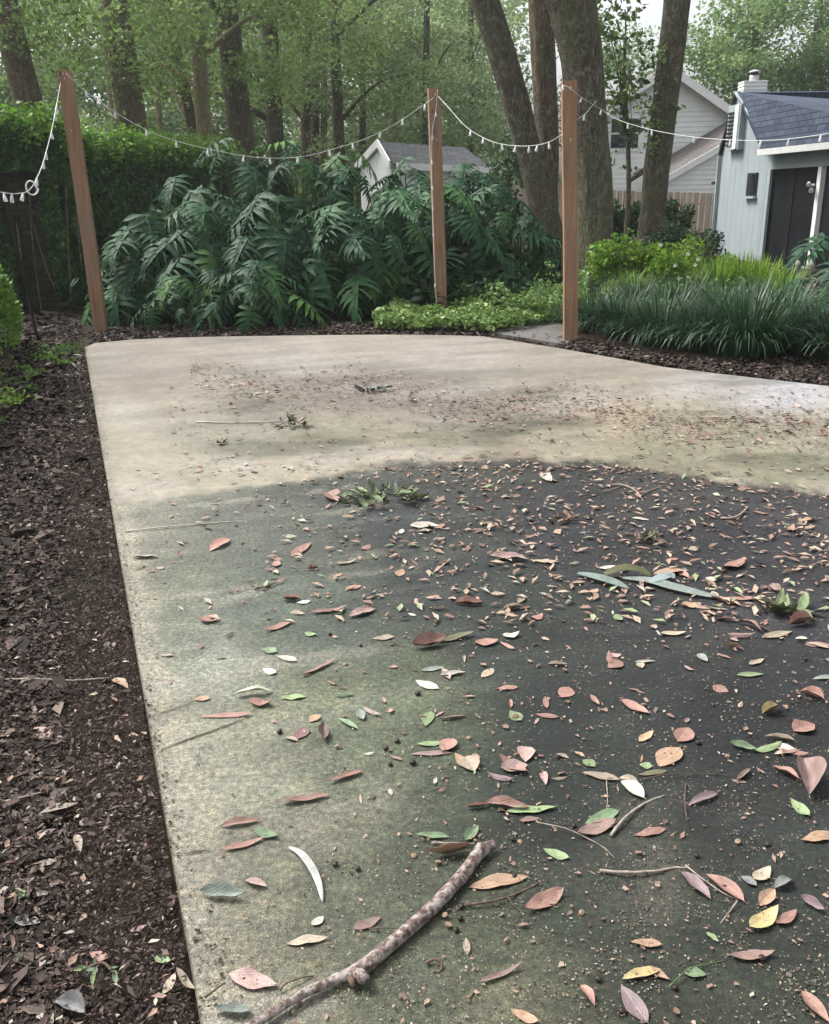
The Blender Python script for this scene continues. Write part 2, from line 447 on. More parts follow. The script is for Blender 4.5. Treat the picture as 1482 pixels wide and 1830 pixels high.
    sk2 = np.stack([n0 + np.arange(m), n0 + m + np.arange(m), n0 + m + r2, n0 + r2], -1)
    faces = np.vstack([q, sk1, sk2])
    me = bpy.data.meshes.new('concrete_patio')
    me.vertices.add(len(allv)); me.vertices.foreach_set('co', allv.ravel())
    me.loops.add(faces.size); me.loops.foreach_set('vertex_index', faces.ravel().astype(np.int32))
    me.polygons.add(len(faces)); me.polygons.foreach_set('loop_start', np.arange(0, faces.size, 4, dtype=np.int32))
    me.update(calc_edges=True)
    at = me.color_attributes.new('stain', 'FLOAT_COLOR', 'POINT')
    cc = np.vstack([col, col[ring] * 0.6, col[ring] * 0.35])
    at.data.foreach_set('color', np.c_[cc, np.ones(len(cc))].ravel().astype(np.float32))
    ad = me.attributes.new('dirty', 'FLOAT', 'POINT')
    dd = np.r_[dirty, dirty[ring], dirty[ring]]
    ad.data.foreach_set('value', dd.astype(np.float32))
    k = NT('weathered concrete')
    A = k.n("ShaderNodeAttribute"); A.attribute_name = 'stain'
    D = k.n("ShaderNodeAttribute"); D.attribute_name = 'dirty'
    g = k.geo()
    f1 = k.noise(g, 260, 4, 0.75); f2 = k.noise(g, 60, 5, 0.7); f3 = k.noise(g, 14, 6, 0.7)
    amp = k.math('ADD', k.math('MULTIPLY', D.outputs["Fac"], 0.75), 0.25)
    c = k.mix(amp, A.outputs["Color"], k.mix(1.0, A.outputs["Color"], k.ramp(f1, [(0.33, (0.42, 0.44, 0.42)), (0.5, (.95, .95, .95)), (0.66, (1.95, 1.92, 1.85))]), 'MULTIPLY'))
    c = k.mix(amp, c, k.mix(1.0, c, k.ramp(f2, [(0.33, (0.50, 0.53, 0.51)), (0.5, (.97, .97, .97)), (0.68, (1.75, 1.68, 1.5))]), 'MULTIPLY'))
    c = k.mix(0.7, c, k.mix(1.0, c, k.ramp(f3, [(0.34, (0.66, 0.69, 0.68)), (0.5, (1, 1, 1)), (0.66, (1.4, 1.36, 1.25))]), 'MULTIPLY'))
    # pale grit specks where sand shows through the algae
    vo = k.n("ShaderNodeTexVoronoi"); vo.inputs["Scale"].default_value = 95; k.l(g, vo.inputs["Vector"])
    sp = k.ramp(vo.outputs["Distance"], [(0.10, (1, 1, 1)), (0.22, (0, 0, 0))])
    gate = k.ramp(k.noise(g, 9, 4, 0.7), [(0.44, (0, 0, 0)), (0.60, (1, 1, 1))])
    rnd = k.ramp(vo.outputs["Color"], [(0.55, (0, 0, 0)), (0.62, (1, 1, 1))])
    spk = k.math('MULTIPLY', k.math('MULTIPLY', sp, rnd), k.math('MULTIPLY', gate, k.math('ADD', k.math('MULTIPLY', D.outputs["Fac"], 0.9), .08)))
    c = k.mix(spk, c, (0.30, 0.29, 0.245))
    # dark pits
    vd = k.n("ShaderNodeTexVoronoi"); vd.inputs["Scale"].default_value = 26; k.l(g, vd.inputs["Vector"])
    pit = k.ramp(vd.outputs["Distance"], [(0.04, (1, 1, 1)), (0.10, (0, 0, 0))])
    c = k.mix(k.math('MULTIPLY', pit, 0.6), c, (0.03, 0.03, 0.028))
    k.base(c)
    k.rough(k.ramp(f3, [(0.3, (0.62,) * 3), (0.7, (0.85,) * 3)]), 0.3)
    k.bump(k.math('ADD', f2, k.math('MULTIPLY', f1, 0.7)), 0.45, 0.004)
    o = link('patio', me, k.m)
    tag(o, 'large concrete patio slab, pressure-washed pale at the far side, dark with algae nearer', kind='structure')
build_patio()

# saw-cut joints in the slab: thin sunken dark strips of grime standing in the cut
def joint(pts, w=0.006, label=''):
    m_ = MB()
    ps = [P(x, y) for x, y in pts]
    path = smooth_path(ps, 8)
    for i in range(len(path) - 1):
        a, b = path[i], path[i + 1]
        n = Vector((-(b - a).y, (b - a).x, 0)).normalized() * w * (0.4 + 0.6 * math.sin(math.pi * (i + .5) / (len(path) - 1)))
        m_.add([a + n + Vector((0, 0, .0035)), a - n + Vector((0, 0, .0035)), b - n + Vector((0, 0, .0035)), b + n + Vector((0, 0, .0035))], [(0, 1, 2, 3)])
    o = m_.build('patio_crack', G['soil'])
    tag(o, label, kind='structure')
joint([(282, 1346), (330, 1325), (385, 1306), (446, 1283)], 0.0028, 'longest soil-filled crack running in from the left edge of the patio')
joint([(268, 1282), (310, 1268), (352, 1254)], 0.0016, 'fine crack just beyond the longest crack at the left patio edge')
joint([(331, 1528), (352, 1524), (374, 1521)], 0.002, 'short crack at the left patio edge level with the white curved leaf')

# garden path
def build_path():
    pts = [(872, 600), (905, 605), (1010, 622), (1030, 612), (1012, 598), (1002, 584), (985, 578), (950, 582)]
    k = m_plain('grey path paving', (0.12, 0.112, 0.108), 0.85, 0.2, 18, 0.25, 0.4, 0.004, dirt=((0.08, 0.07, 0.06), 0.6))
    m_ = MB(); m_.prism([P(x, y, -0.06) for x, y in pts][::-1], (0, 0, 0.042))
    o = m_.build('path', k); tag(o, 'grey stepping path leading off the back corner of the patio', kind='structure')
build_path()

# ------------------------------------------------------------------ leaf clouds
def leaf_cloud(name, C, size, mat, parent=None, tint=None, aspect=0.55, up=0.3, droop=0.0, bend=0.18, vary=0.35):
    """C (n,3) leaf centres -> one mesh of small folded leaves"""
    n = len(C); C = np.asarray(C, float)
    if parent is not None: pass
    d = rng.normal(size=(n, 3)); d[:, 2] = d[:, 2] * 0.6 - droop; d /= np.linalg.norm(d, axis=1)[:, None]
    nr = rng.normal(size=(n, 3)); nr[:, 2] += up * 2
    s = np.cross(d, nr); s /= (np.linalg.norm(s, axis=1)[:, None] + 1e-9)
    nn = np.cross(s, d)
    L = size * (1 + vary * rng.normal(size=n)).clip(0.4, 2)[:, None]
    Wd = L * aspect
    a = C - d * L / 2; t = C + d * L / 2 - nn * L * bend
    l = C + s * Wd / 2 - nn * L * bend * .4; r = C - s * Wd / 2 - nn * L * bend * .4
    V = np.stack([a, l, t, r], 1).reshape(-1, 3)
    idx = (np.arange(n) * 4)[:, None]
    Fc = np.hstack([idx, idx + 1, idx + 2, idx, idx + 2, idx + 3]).reshape(-1, 3)
    me = bpy.data.meshes.new(name)
    me.vertices.add(len(V)); me.vertices.foreach_set('co', V.ravel())
    me.loops.add(Fc.size); me.loops.foreach_set('vertex_index', Fc.ravel().astype(np.int32))
    me.polygons.add(len(Fc)); me.polygons.foreach_set('loop_start', np.arange(0, Fc.size, 3, dtype=np.int32))
    me.update(calc_edges=True)
    at = me.attributes.new('tint', 'FLOAT', 'POINT')
    if tint is None: tint = rng.random(n)
    at.data.foreach_set('value', np.repeat(np.clip(tint, 0, 1), 4).astype(np.float32))
    me.materials.append(mat)
    return link(name, me, None, parent)

def clumps(centers, radii, per, flat=0.6, base_tint=0.45, tv=0.18, lv=0.16, core=0.35):
    """leaves spread through ellipsoid clumps, more of them near each clump's skin"""
    out, tn = [], []
    for c, r in zip(centers, radii):
        k = max(6, int(per * r * r))
        d = rng.normal(size=(k, 3)); d /= np.linalg.norm(d, axis=1)[:, None]
        q = rng.random(k) ** core
        p = np.asarray(c) + d * (q * r)[:, None] * np.array([1, 1, flat]) * (1 + 0.25 * rng.normal(size=k))[:, None]
        out.append(p); tn.append(np.clip(base_tint + tv * rng.normal() + lv * rng.normal(size=k), 0, 1))
    return np.vstack(out), np.concatenate(tn)

# ------------------------------------------------------------------ trees
def trunk_mesh(name, pts, rads, mat, parent, seg=28, n=10, flare=0.0, rough=0.05, seed=0):
    path = smooth_path(pts, n)
    N = len(path)
    rr = np.interp(np.linspace(0, 1, N), np.linspace(0, 1, len(rads)), rads)
    z0 = path[0].z
    def fn(th, i, p):
        v = 1 + rough * mnoise.noise((math.cos(th) * 2.2, math.sin(th) * 2.2, p.z * 1.1 + seed)) * 2
        v += rough * 0.8 * mnoise.noise((math.cos(th) * 6, math.sin(th) * 6, p.z * 2.5 + seed))
        if flare:
            h = max(0, p.z - z0)
            v += flare * math.exp(-h * 2.6) * (1 + 0.45 * math.sin(th * 5 + seed) + .2 * math.sin(th * 3))
        return v
    m_ = MB(); m_.tube(path, list(rr), seg, True, fn)
    return m_.build(name, mat, parent, True)

def px_line(p0, p1, Y, z0=-0.1, ztop=9.0, bow=0.0):
    """a trunk through two image points at depth Y carried down to the ground and up past the frame"""
    a, b = Q(*p0, Y), Q(*p1, Y)
    d = (b - a)
    t0 = (z0 - a.z) / d.z; t1 = (ztop - a.z) / d.z
    pts = [a + d * (t0 + (t1 - t0) * i / 5) for i in range(6)]
    for i, p in enumerate(pts):
        s = math.sin(i / 5 * math.pi)
        p.x += bow * s; p.y += 0.12 * math.sin(i * 1.7)
    return pts

def branch_set(root, parent, mat, specs):
    for k, (a, b, c, r0, r1) in enumerate(specs):
        m_ = MB(); path = smooth_path([a, b, c], 6)
        m_.tube(path, list(np.linspace(r0, r1, len(path))), 8)
        m_.build('branch', mat, root, True)

# the big oaks on the right side of the bed
def near_tree(label, pts_px, Y, rads, mat, ztop, flare, crown_c, crown_r, seed):
    pts = [Q(x, y, Y) for x, y in pts_px]
    base = pts[0].copy(); base.z = -0.06
    pts = [base + Vector((0, 0, 0)), *pts[1:]]
    d = (pts[-1] - pts[-2]).normalized()
    while pts[-1].z < ztop: pts.append(pts[-1] + d * 1.5)
    rads = list(rads) + [rads[-1] * 0.92 ** i for i in range(1, len(pts) - len(rads) + 1)]
    root = empty('oak_tree', base, label, 'tree')
    trunk_mesh('trunk', pts, rads, G[mat], root, 44, 16, flare, 0.045, seed)
    top = pts[-1]
    specs, cen, rad = [], [], []
    for i in range(7):
        a = random.uniform(0, 2 * math.pi); r = random.uniform(1.5, 3.2)
        e = top + Vector((math.cos(a) * r, math.sin(a) * r, random.uniform(0.8, 2.6)))
        specs.append((top - Vector((0, 0, random.uniform(0, 0.6))), top.lerp(e, .5) + Vector((0, 0, .4)), e, 0.11, 0.03))
        for q in range(2):
            cen.append(e + Vector(np.array(rng.normal(size=3) * [1.0, 1.0, .5]))); rad.append(random.uniform(.5, 1.0))
    branch_set(root, None, G[mat], specs)
    C, T = clumps([tuple(c) for c in cen], rad, 230)
    C = C - 0  # world coordinates; parent inverse keeps them
    o = leaf_cloud('crown', C, 0.15, G['leaf_oak'], root, T)
    return root
near_tree('mossy oak trunk leaning left just behind the right-hand wooden post', [(1000, 478), (984, 420), (953, 300), (926, 195), (893, 80), (860, -20)], 17.5,
          [0.27, 0.245, 0.235, 0.24, 0.235, 0.24], 'bark_oak', 9.5, 0.12, None, None, 3)
near_tree('straight brown trunk standing between the leaning oak and the thickest oak', [(985, 450), (978, 380), (978, 260), (973, 140), (969, 40), (967, -30)], 19.5,
          [0.25, 0.23, 0.23, 0.235, 0.245, 0.25], 'bark_brown', 10.0, 0.1, None, None, 9)
near_tree('thickest oak trunk rising behind the right-hand wooden post', [(1066, 505), (1066, 440), (1062, 330), (1051, 220), (1040, 110), (1024, 20), (1014, -30)], 16.3,
          [0.30, 0.29, 0.295, 0.31, 0.33, 0.37, 0.40], 'bark_oak', 9.0, 0.16, None, None, 15)
near_tree('mossy oak trunk in front of the white siding house', [(1158, 462), (1163, 420), (1172, 320), (1187, 200), (1200, 90), (1213, -20)], 18.5,
          [0.27, 0.25, 0.245, 0.24, 0.24, 0.24], 'bark_oak', 9.5, 0.14, None, None, 21)

def woods_tree(label, p0, p1, Y, wpx, mat, leafmat, ncl=22, spread=3.2, zlow=3.6, zhigh=8.0, lsize=0.10, per=300, bow=0.0, bt=0.45, seg=16, group='trees in the woods behind the vine wall', branches=4, name='woodland_tree', cx=0):
    if zlow > 4: zlow -= .6; ncl = int(ncl * 1.1)
    zhigh = min(zhigh, 2.3 + .19 * Y)
    r = wpx / 2 / 1690.0 * Y
    pts = px_line(p0, p1, Y, -0.1, 9.5, bow)
    root = empty(name, pts[0], label, 'tree', group)
    trunk_mesh('trunk', pts, [r * 1.15, r * 1.0, r * .96, r * .9, r * .8, r * .6], G[mat], root, seg, 7, 0.15, 0.05, Y * 3)
    specs = []
    cen, rad = [], []
    for i in range(branches):
        t = random.uniform(.35, .9); a = random.uniform(0, 6.28)
        st = pts[0].lerp(pts[-1], t); st.x = pts[int(t * 5)].lerp(pts[min(5, int(t * 5) + 1)], t * 5 % 1).x
        L = random.uniform(1.5, spread)
        e = st + Vector((math.cos(a) * L, math.sin(a) * L, random.uniform(0.6, 2.0)))
        specs.append((st, st.lerp(e, .5) + Vector((0, 0, .35)), e, r * .4, r * .12))
        cen.append(e); rad.append(random.uniform(.7, 1.2))
    branch_set(root, None, G[mat], specs)
    for i in range(ncl):
        z = random.uniform(zlow, zhigh)
        a = random.uniform(0, 6.28); q = spread * random.uniform(.25, 1.05)
        cen.append(Vector((pts[0].x * (1 - z / 10) + pts[-1].x * z / 10 + cx + math.cos(a) * q, Y + math.sin(a) * q * .8, z)))
        rad.append(random.uniform(.5, 1.15))
    C, T = clumps([tuple(c) for c in cen], rad, per, 0.55, bt)
    leaf_cloud('crown', C, lsize, G[leafmat], root, T, droop=0.25)
    return root
woods_tree('dark trunk leaning left above the vine wall at the far left', (60, 220), (8, 0), 19.5, 50, 'bark_brown', 'leaf_oak', 24, 3.2, 4.2, 8)
woods_tree('stout brown trunk right of the left wooden post', (240, 240), (206, 0), 21.5, 50, 'bark_brown', 'leaf_oak', 22, 3.0, 4.4, 8)
woods_tree('pale yellowish trunk left of the double oak', (366, 262), (352, 0), 23, 27, 'bark_pale', 'leaf_oak', 16, 3, 4.5, 8)
woods_tree('thin dark trunk crossing behind the pale yellowish one', (338, 200), (300, 0), 25, 20, 'bark_brown', 'leaf_oak', 16, 3, 4.8, 9.5)
woods_tree('forked oak trunk in the middle of the woods', (432, 250), (404, 0), 25, 44, 'bark_oak', 'leaf_oak', 22, 3.2, 4.4, 8)
woods_tree('grey oak trunk with arching limbs left of the trunk cluster', (492, 250), (484, 60), 28, 30, 'bark_oak', 'leaf_oak', 22, 3.4, 4.0, 10, branches=6)
woods_tree('brown trunk at the left of the trunk cluster above the split-leaf plants', (546, 250), (549, 100), 31, 18, 'bark_brown', 'leaf_grey', 16, 3, 4.4, 8)
woods_tree('brown trunk in the centre of the trunk cluster', (563, 250), (566, 100), 32, 16, 'bark_brown', 'leaf_grey', 12, 3, 4.4, 8)
woods_tree('pale slender trunk at the right of the trunk cluster', (579, 250), (581, 80), 32, 12, 'bark_pale', 'leaf_grey', 12, 3, 4.4, 8)
woods_tree('dark trunk right of the trunk cluster in shade', (606, 250), (600, 100), 29, 20, 'bark_oak', 'leaf_oak', 22, 3.2, 3.6, 10)
woods_tree('small dark trunk left of the shed roof', (648, 240), (650, 90), 33, 12, 'bark_oak', 'leaf_grey', 22, 3.6, 3.4, 10)
woods_tree('slender pale trunk behind the shed', (706, 220), (707, 80), 35, 9, 'bark_pale', 'leaf_grey', 30, 4.2, 3.0, 10.5, 0.12)
woods_tree('thin pale trunk seen under the string lights near the left post', (205, 230), (196, 150), 34, 9, 'bark_pale', 'leaf_grey', 14, 3.6, 4.2, 10)
woods_tree('thin grey trunk between the stout trunk and the pale trunk', (288, 240), (280, 140), 34, 11, 'bark_pale', 'leaf_grey', 14, 3.6, 4.6, 10)
woods_tree('hidden trunk under the low grey-green crown behind the shed', (760, 250), (762, 100), 30, 12, 'bark_oak', 'leaf_grey', 36, 3.6, 2.6, 9, 0.11, 330, bt=.55)
woods_tree('tree with low grey-green crown left of the leaning oak', (842, 250), (842, 100), 31, 12, 'bark_oak', 'leaf_grey', 34, 3.0, 2.4, 7.6, 0.11, 330, bt=.6, cx=-.6)

# far trees beyond, one object each kind that reads as a mass
def far_woods():
    cen, rad = [], []
    for i in range(620):
        x = random.uniform(-34, 4.2); Y = random.uniform(40, 50)
        z = random.uniform(0.2, 13.5)
        z = min(z, 11.0); cen.append((x, Y, z)); rad.append(random.uniform(1.0, 2.2))
    C, T = clumps(cen, rad, 165, 0.7, 0.55, 0.2)
    o = leaf_cloud('far_woods', C, 0.21, G['leaf_far'], None, T)
    tag(o, 'dense green woods filling the view behind the nearer trunks', kind='stuff')
    cen, rad = [], []
    for i in range(110):
        x = random.uniform(-15, 2.0); Y = random.uniform(27, 38)
        cen.append((x, Y, random.uniform(0.2, 1.9))); rad.append(random.uniform(.5, 1.1))
    C, T = clumps(cen, rad, 150, 0.8, 0.35, 0.2)
    o = leaf_cloud('undergrowth', C, 0.16, G['leaf_oak'], None, T)
    tag(o, 'low dark undergrowth between the woodland trunks', kind='stuff')
far_woods()

def crown_tree(label, px, Y, base_px_y, cl, per, lsize, mat, group, trunk_r=.22, name='broadleaf_tree', bt=.5):
    """cl: clump list in image places (px, py, depth offset, radius in metres)"""
    b = Q(px, 400, Y); b.z = -0.1
    root = empty(name, b, label, 'tree', group)
    top = Q(px, base_px_y, Y)
    trunk_mesh('trunk', [b, b.lerp(top, .4) + Vector((.1, 0, 0)), b.lerp(top, .8), top], [trunk_r * 1.2, trunk_r, trunk_r * .8, trunk_r * .4], G['bark_oak'], root, 12, 6, 0.1, 0.05, px)
    cen = []; rad = []
    for (x, y, dy, r) in cl:
        for q in range(9):
            c = Q(x, y, Y + dy) + Vector(rng.normal(size=3) * r * 0.62)
            cen.append(tuple(c)); rad.append(r * random.uniform(.35, .6))
    m_ = MB()
    for (x, y, dy, r) in cl[::2]:
        m_ = MB()
        e = Q(x, y, Y + dy); s = b.lerp(top, random.uniform(.5, .95))
        m_.tube(smooth_path([s, s.lerp(e, .5) + Vector((0, 0, .3)), e], 5), list(np.linspace(trunk_r * .35, trunk_r * .1, 11)), 6)
        m_.build('limb', G['bark_oak'], root, True)
    C, T = clumps(cen, rad, per, 0.7, bt, 0.16)
    leaf_cloud('crown', C, lsize, mat, root, T)
    return root
gr = 'tall bright trees behind the houses'
crown_tree('tall bright green tree rising directly behind the white brick chimney', 1345, 42, 40, [(1290, 90, 0, 1.9), (1345, 70, 1, 2.0), (1330, 130, 0, 2.0), (1270, 150, -1, 1.6), (1390, 120, 0, 2.0), (1385, 50, 2, 1.9), (1255, 115, 1, 1.1), (1300, 60, 1, 1.3), (1300, 180, 0, 1.8), (1370, 180, 0, 2.0), (1360, 10, 1, 1.5)], 210, 0.17, G['leaf_bright'], gr, .3, bt=.55)
crown_tree('tall bright green tree at the right edge above the dark roof', 1460, 44, 40, [(1430, 60, 0, 2.1), (1480, 50, 0, 2.1), (1450, 120, 0, 2.1), (1420, 10, 2, 1.8), (1470, -20, 0, 2.0), (1500, 130, 0, 2.1), (1410, 170, 1, 1.8), (1470, 180, 0, 2.0), (1540, 80, 0, 2.4), (1530, 0, 0, 2.4)], 210, 0.17, G['leaf_bright'], gr, .3, bt=.52)
crown_tree('pale tree crown seen between the thickest oak and the white house roof', 1125, 46, 110, [(1105, 120, 0, 1.5), (1140, 150, 1, 1.4), (1090, 180, 1, 1.6), (1120, 60, 1, 1.0), (1085, 90, 1, 1.0), (1180, 120, 1, 1.0)], 170, 0.15, G['leaf_bright'], gr, .2, bt=.6)
crown_tree('pale tree crown seen through the gap between the leaning oak and the straight trunk', 925, 44, 180, [(925, 190, 0, 1.3), (915, 250, 1, 1.5), (935, 130, 1, .8), (950, 230, 1, 1.2), (890, 260, 0, 1.3)], 150, 0.15, G['leaf_bright'], gr, .2, bt=.65)
crown_tree('pale tree crown glimpsed in the gap between the straight trunk and the thickest oak', 1015, 45, 180, [(1010, 60, 0, 1.3), (1005, 140, 0, 1.4), (1020, 210, 1, 1.5), (1040, 260, 1, 1.3), (1000, 0, 1, 1.2), (1075, 220, 0, 1.2), (985, 260, 0, 1.3), (1010, 330, 0, 1.2)], 170, 0.15, G['leaf_bright'], gr, .2, bt=.5)
crown_tree('leafy young tree between the thickest oak and the mossy trunk', 1118, 18.2, 60, [(1095, 60, 0, .5), (1120, 100, 0, .5), (1100, 150, 0, .5), (1140, 70, .2, .45), (1090, 210, -.2, .45), (1125, 190, 0, .5), (1105, 250, 0, .4), (1150, 140, .3, .35), (1115, 20, 0, .5), (1075, 110, .2, .4), (1130, 240, 0, .35), (1160, 210, 0, .3), (1075, 30, .2, .4)], 210, 0.115, G['leaf_sapling'], None, .045, 'young_tree', bt=.5)
crown_tree('rounded dark green small tree beside the shed above the fence', 910, 22.5, 300, [(900, 300, 0, .35), (915, 275, 0, .3), (930, 310, 0, .35), (895, 320, 0, .3), (915, 325, 0, .35)], 600, 0.11, G['leaf_bush'], None, .06, 'small_tree', bt=.45)

def bush(name, label, px, Y, py_top, py_bot, wpx, mat, lsize, n, cat='bush', group=None, bt=.45):
    top = Q(px, py_top, Y); h = top.z
    bot = max(0.0, Q(px, py_bot, Y).z)
    w = wpx / 1690 * Y / 2
    root = empty(name, (top.x, Y, -.04), label, cat, group)
    for i in range(7):
        a = random.uniform(0, 6.28); m_ = MB()
        m_.tube(smooth_path([(top.x, Y, -.05), (top.x + math.cos(a) * w * .25, Y + math.sin(a) * w * .25, h * .45), (top.x + math.cos(a) * w * .6, Y + math.sin(a) * w * .6, h * .85)], 4), list(np.linspace(.02, .006, 9)), 5)
        m_.build('stem', G['bark_brown'], root, True)
    cen, rad = [], []
    for i in range(16):
        a = random.uniform(0, 6.28); q = random.random() ** .5
        z = bot + (h - bot) * random.uniform(.15, .85) * (1 - .35 * q)
        cen.append((top.x + math.cos(a) * w * q, Y + math.sin(a) * w * q * .7, z)); rad.append(random.uniform(.3, .5) * min(w, h) )
    C, T = clumps(cen, rad, 1, .8, bt)
    cen_i = rng.integers(0, len(cen), n); cc = np.array(cen)[cen_i]; rr = np.array(rad)[cen_i]
    d = rng.normal(size=(n, 3)); d /= np.linalg.norm(d, axis=1)[:, None]
    C = cc + d * (rr * rng.random(n) ** .35)[:, None]; C[:, 2] = np.abs(C[:, 2])
    tb = rng.normal(size=len(cen)) * .15
    leaf_cloud('foliage', C, lsize, mat, root, bt + tb[cen_i] + .16 * rng.normal(size=n))
    return root
bush('bush', 'dark green bush between the thickest oak and the mossy trunk', 1115, 19.5, 318, 460, 95, G['leaf_bush'], .09, 2600)
bush('bush', 'blue-green bushy shrub in front of the picket fence at right', 1225, 17.5, 395, 480, 150, G['leaf_bush'], .07, 4200, bt=.55)
bush('bush', 'lime green bushy shrub at the foot of the mossy trunk', 1140, 15.3, 412, 520, 150, G['leaf_lime'], .08, 4200, bt=.5)
bush('bush', 'pale lime shrub right of the mossy trunk with small white flowers', 1255, 14.8, 418, 520, 150, G['leaf_lime'], .07, 3800, bt=.45)
bush('bush', 'bushy vine growing against the picket fence right of the mossy trunk', 1205, 21, 335, 420, 60, G['leaf_bush'], .08, 1500, bt=.5)

# epiphytic sprigs on the mossy trunk
def trunk_sprigs():
    root_c = Q(1163, 235, 18.1)
    cen = [tuple(Q(x, y, 18.15)) for x, y in [(1150, 205), (1168, 200), (1160, 235), (1175, 215), (1150, 262), (1170, 262), (1185, 85), (1180, 105), (1155, 222)]]
    C, T = clumps(cen, [.14] * len(cen), 1400, .8, .75)
    o = leaf_cloud('climbing_fern', C, .06, G['leaf_cover'], None, T)
    tag(o, 'small yellow-green fern sprigs growing on the mossy trunk', kind='stuff')
trunk_sprigs()

# ------------------------------------------------------------------ brick wall and its vines
WC = Vector((-5.15, 13.8, 0)); WE = Vector((-4.0, 22.0, 0))
def build_wall():
    root = empty('brick_wall', (-5.4, 13.9, 0), 'tall dark brick wall overgrown with vines at the far left corner', 'wall')
    mort = m_plain('old mortar', (0.04, 0.038, 0.034), .95, .1, 20, .3, .5, .004, dirt=((0.03, 0.035, 0.02), .6))
    bm_ = NT('old dark brick')
    oi = bm_.n("ShaderNodeObjectInfo")
    c = bm_.ramp(oi.outputs["Random"], [(0, (0.018, 0.014, 0.012)), (.4, (0.030, 0.021, 0.017)), (.8, (0.025, 0.022, 0.019)), (1, (0.05, 0.038, 0.03))])
    c = bm_.mix(bm_.ramp(bm_.noise(bm_.geo(), 5, 5), [(.45, (0, 0, 0)), (.65, (.8, .8, .8))]), c, (0.035, 0.045, 0.02))
    bm_.base(c); bm_.rough(.9, .15); bm_.bump(bm_.noise(bm_.geo(), 60, 4), .6, .005)
    m_ = MB()
    m_.hexa([(-9.5, 13.9, -.1), (-5.15, 13.9, -.1), (-5.15, 14.15, -.1), (-9.5, 14.15, -.1)], [(-9.5, 13.9, 2.55), (-5.15, 13.9, 2.55), (-5.15, 14.15, 2.55), (-9.5, 14.15, 2.55)])
    m_.build('wall_core', mort, root)
    m_ = MB()
    d = (WE - WC).normalized(); n = Vector((d.y, -d.x, 0)) * .22
    a, b = WC + Vector((0, .36, 0)), WE
    m_.hexa([a + Vector((0, 0, -.1)), b + Vector((0, 0, -.1)), b - n + Vector((0, 0, -.1)), a - n + Vector((0, 0, -.1))][::-1], [a + Vector((0, 0, 2.5)), b + Vector((0, 0, 2.45)), b - n + Vector((0, 0, 2.45)), a - n + Vector((0, 0, 2.5))][::-1])
    m_.build('side_wall', mort, root)
    bme = None
    row = 0; z = -.03
    while z < 2.5:
        x = -6.05 + (0.115 if row % 2 else 0)
        while x < -5.18:
            if bme is None:
                t_ = bmesh.new(); bmesh.ops.create_cube(t_, size=1)
                for v in t_.verts: v.co = Vector((v.co.x * .215, v.co.y * .10, v.co.z * .078))
                bmesh.ops.bevel(t_, geom=t_.edges[:], offset=.006, segments=1, affect='EDGES')
                bme = bpy.data.meshes.new('brick'); t_.to_mesh(bme); t_.free(); bme.materials.append(bm_.m)
            o = bpy.data.objects.new('brick', bme); COL.objects.link(o)
            o.parent = root; o.location = Vector((x, 13.872 + random.uniform(-.006, .006), z)) - root.location
            o.rotation_euler = (0, random.uniform(-.01, .01), random.uniform(-.015, .015))
            x += .23
        z += .094; row += 1
    return root
build_wall()

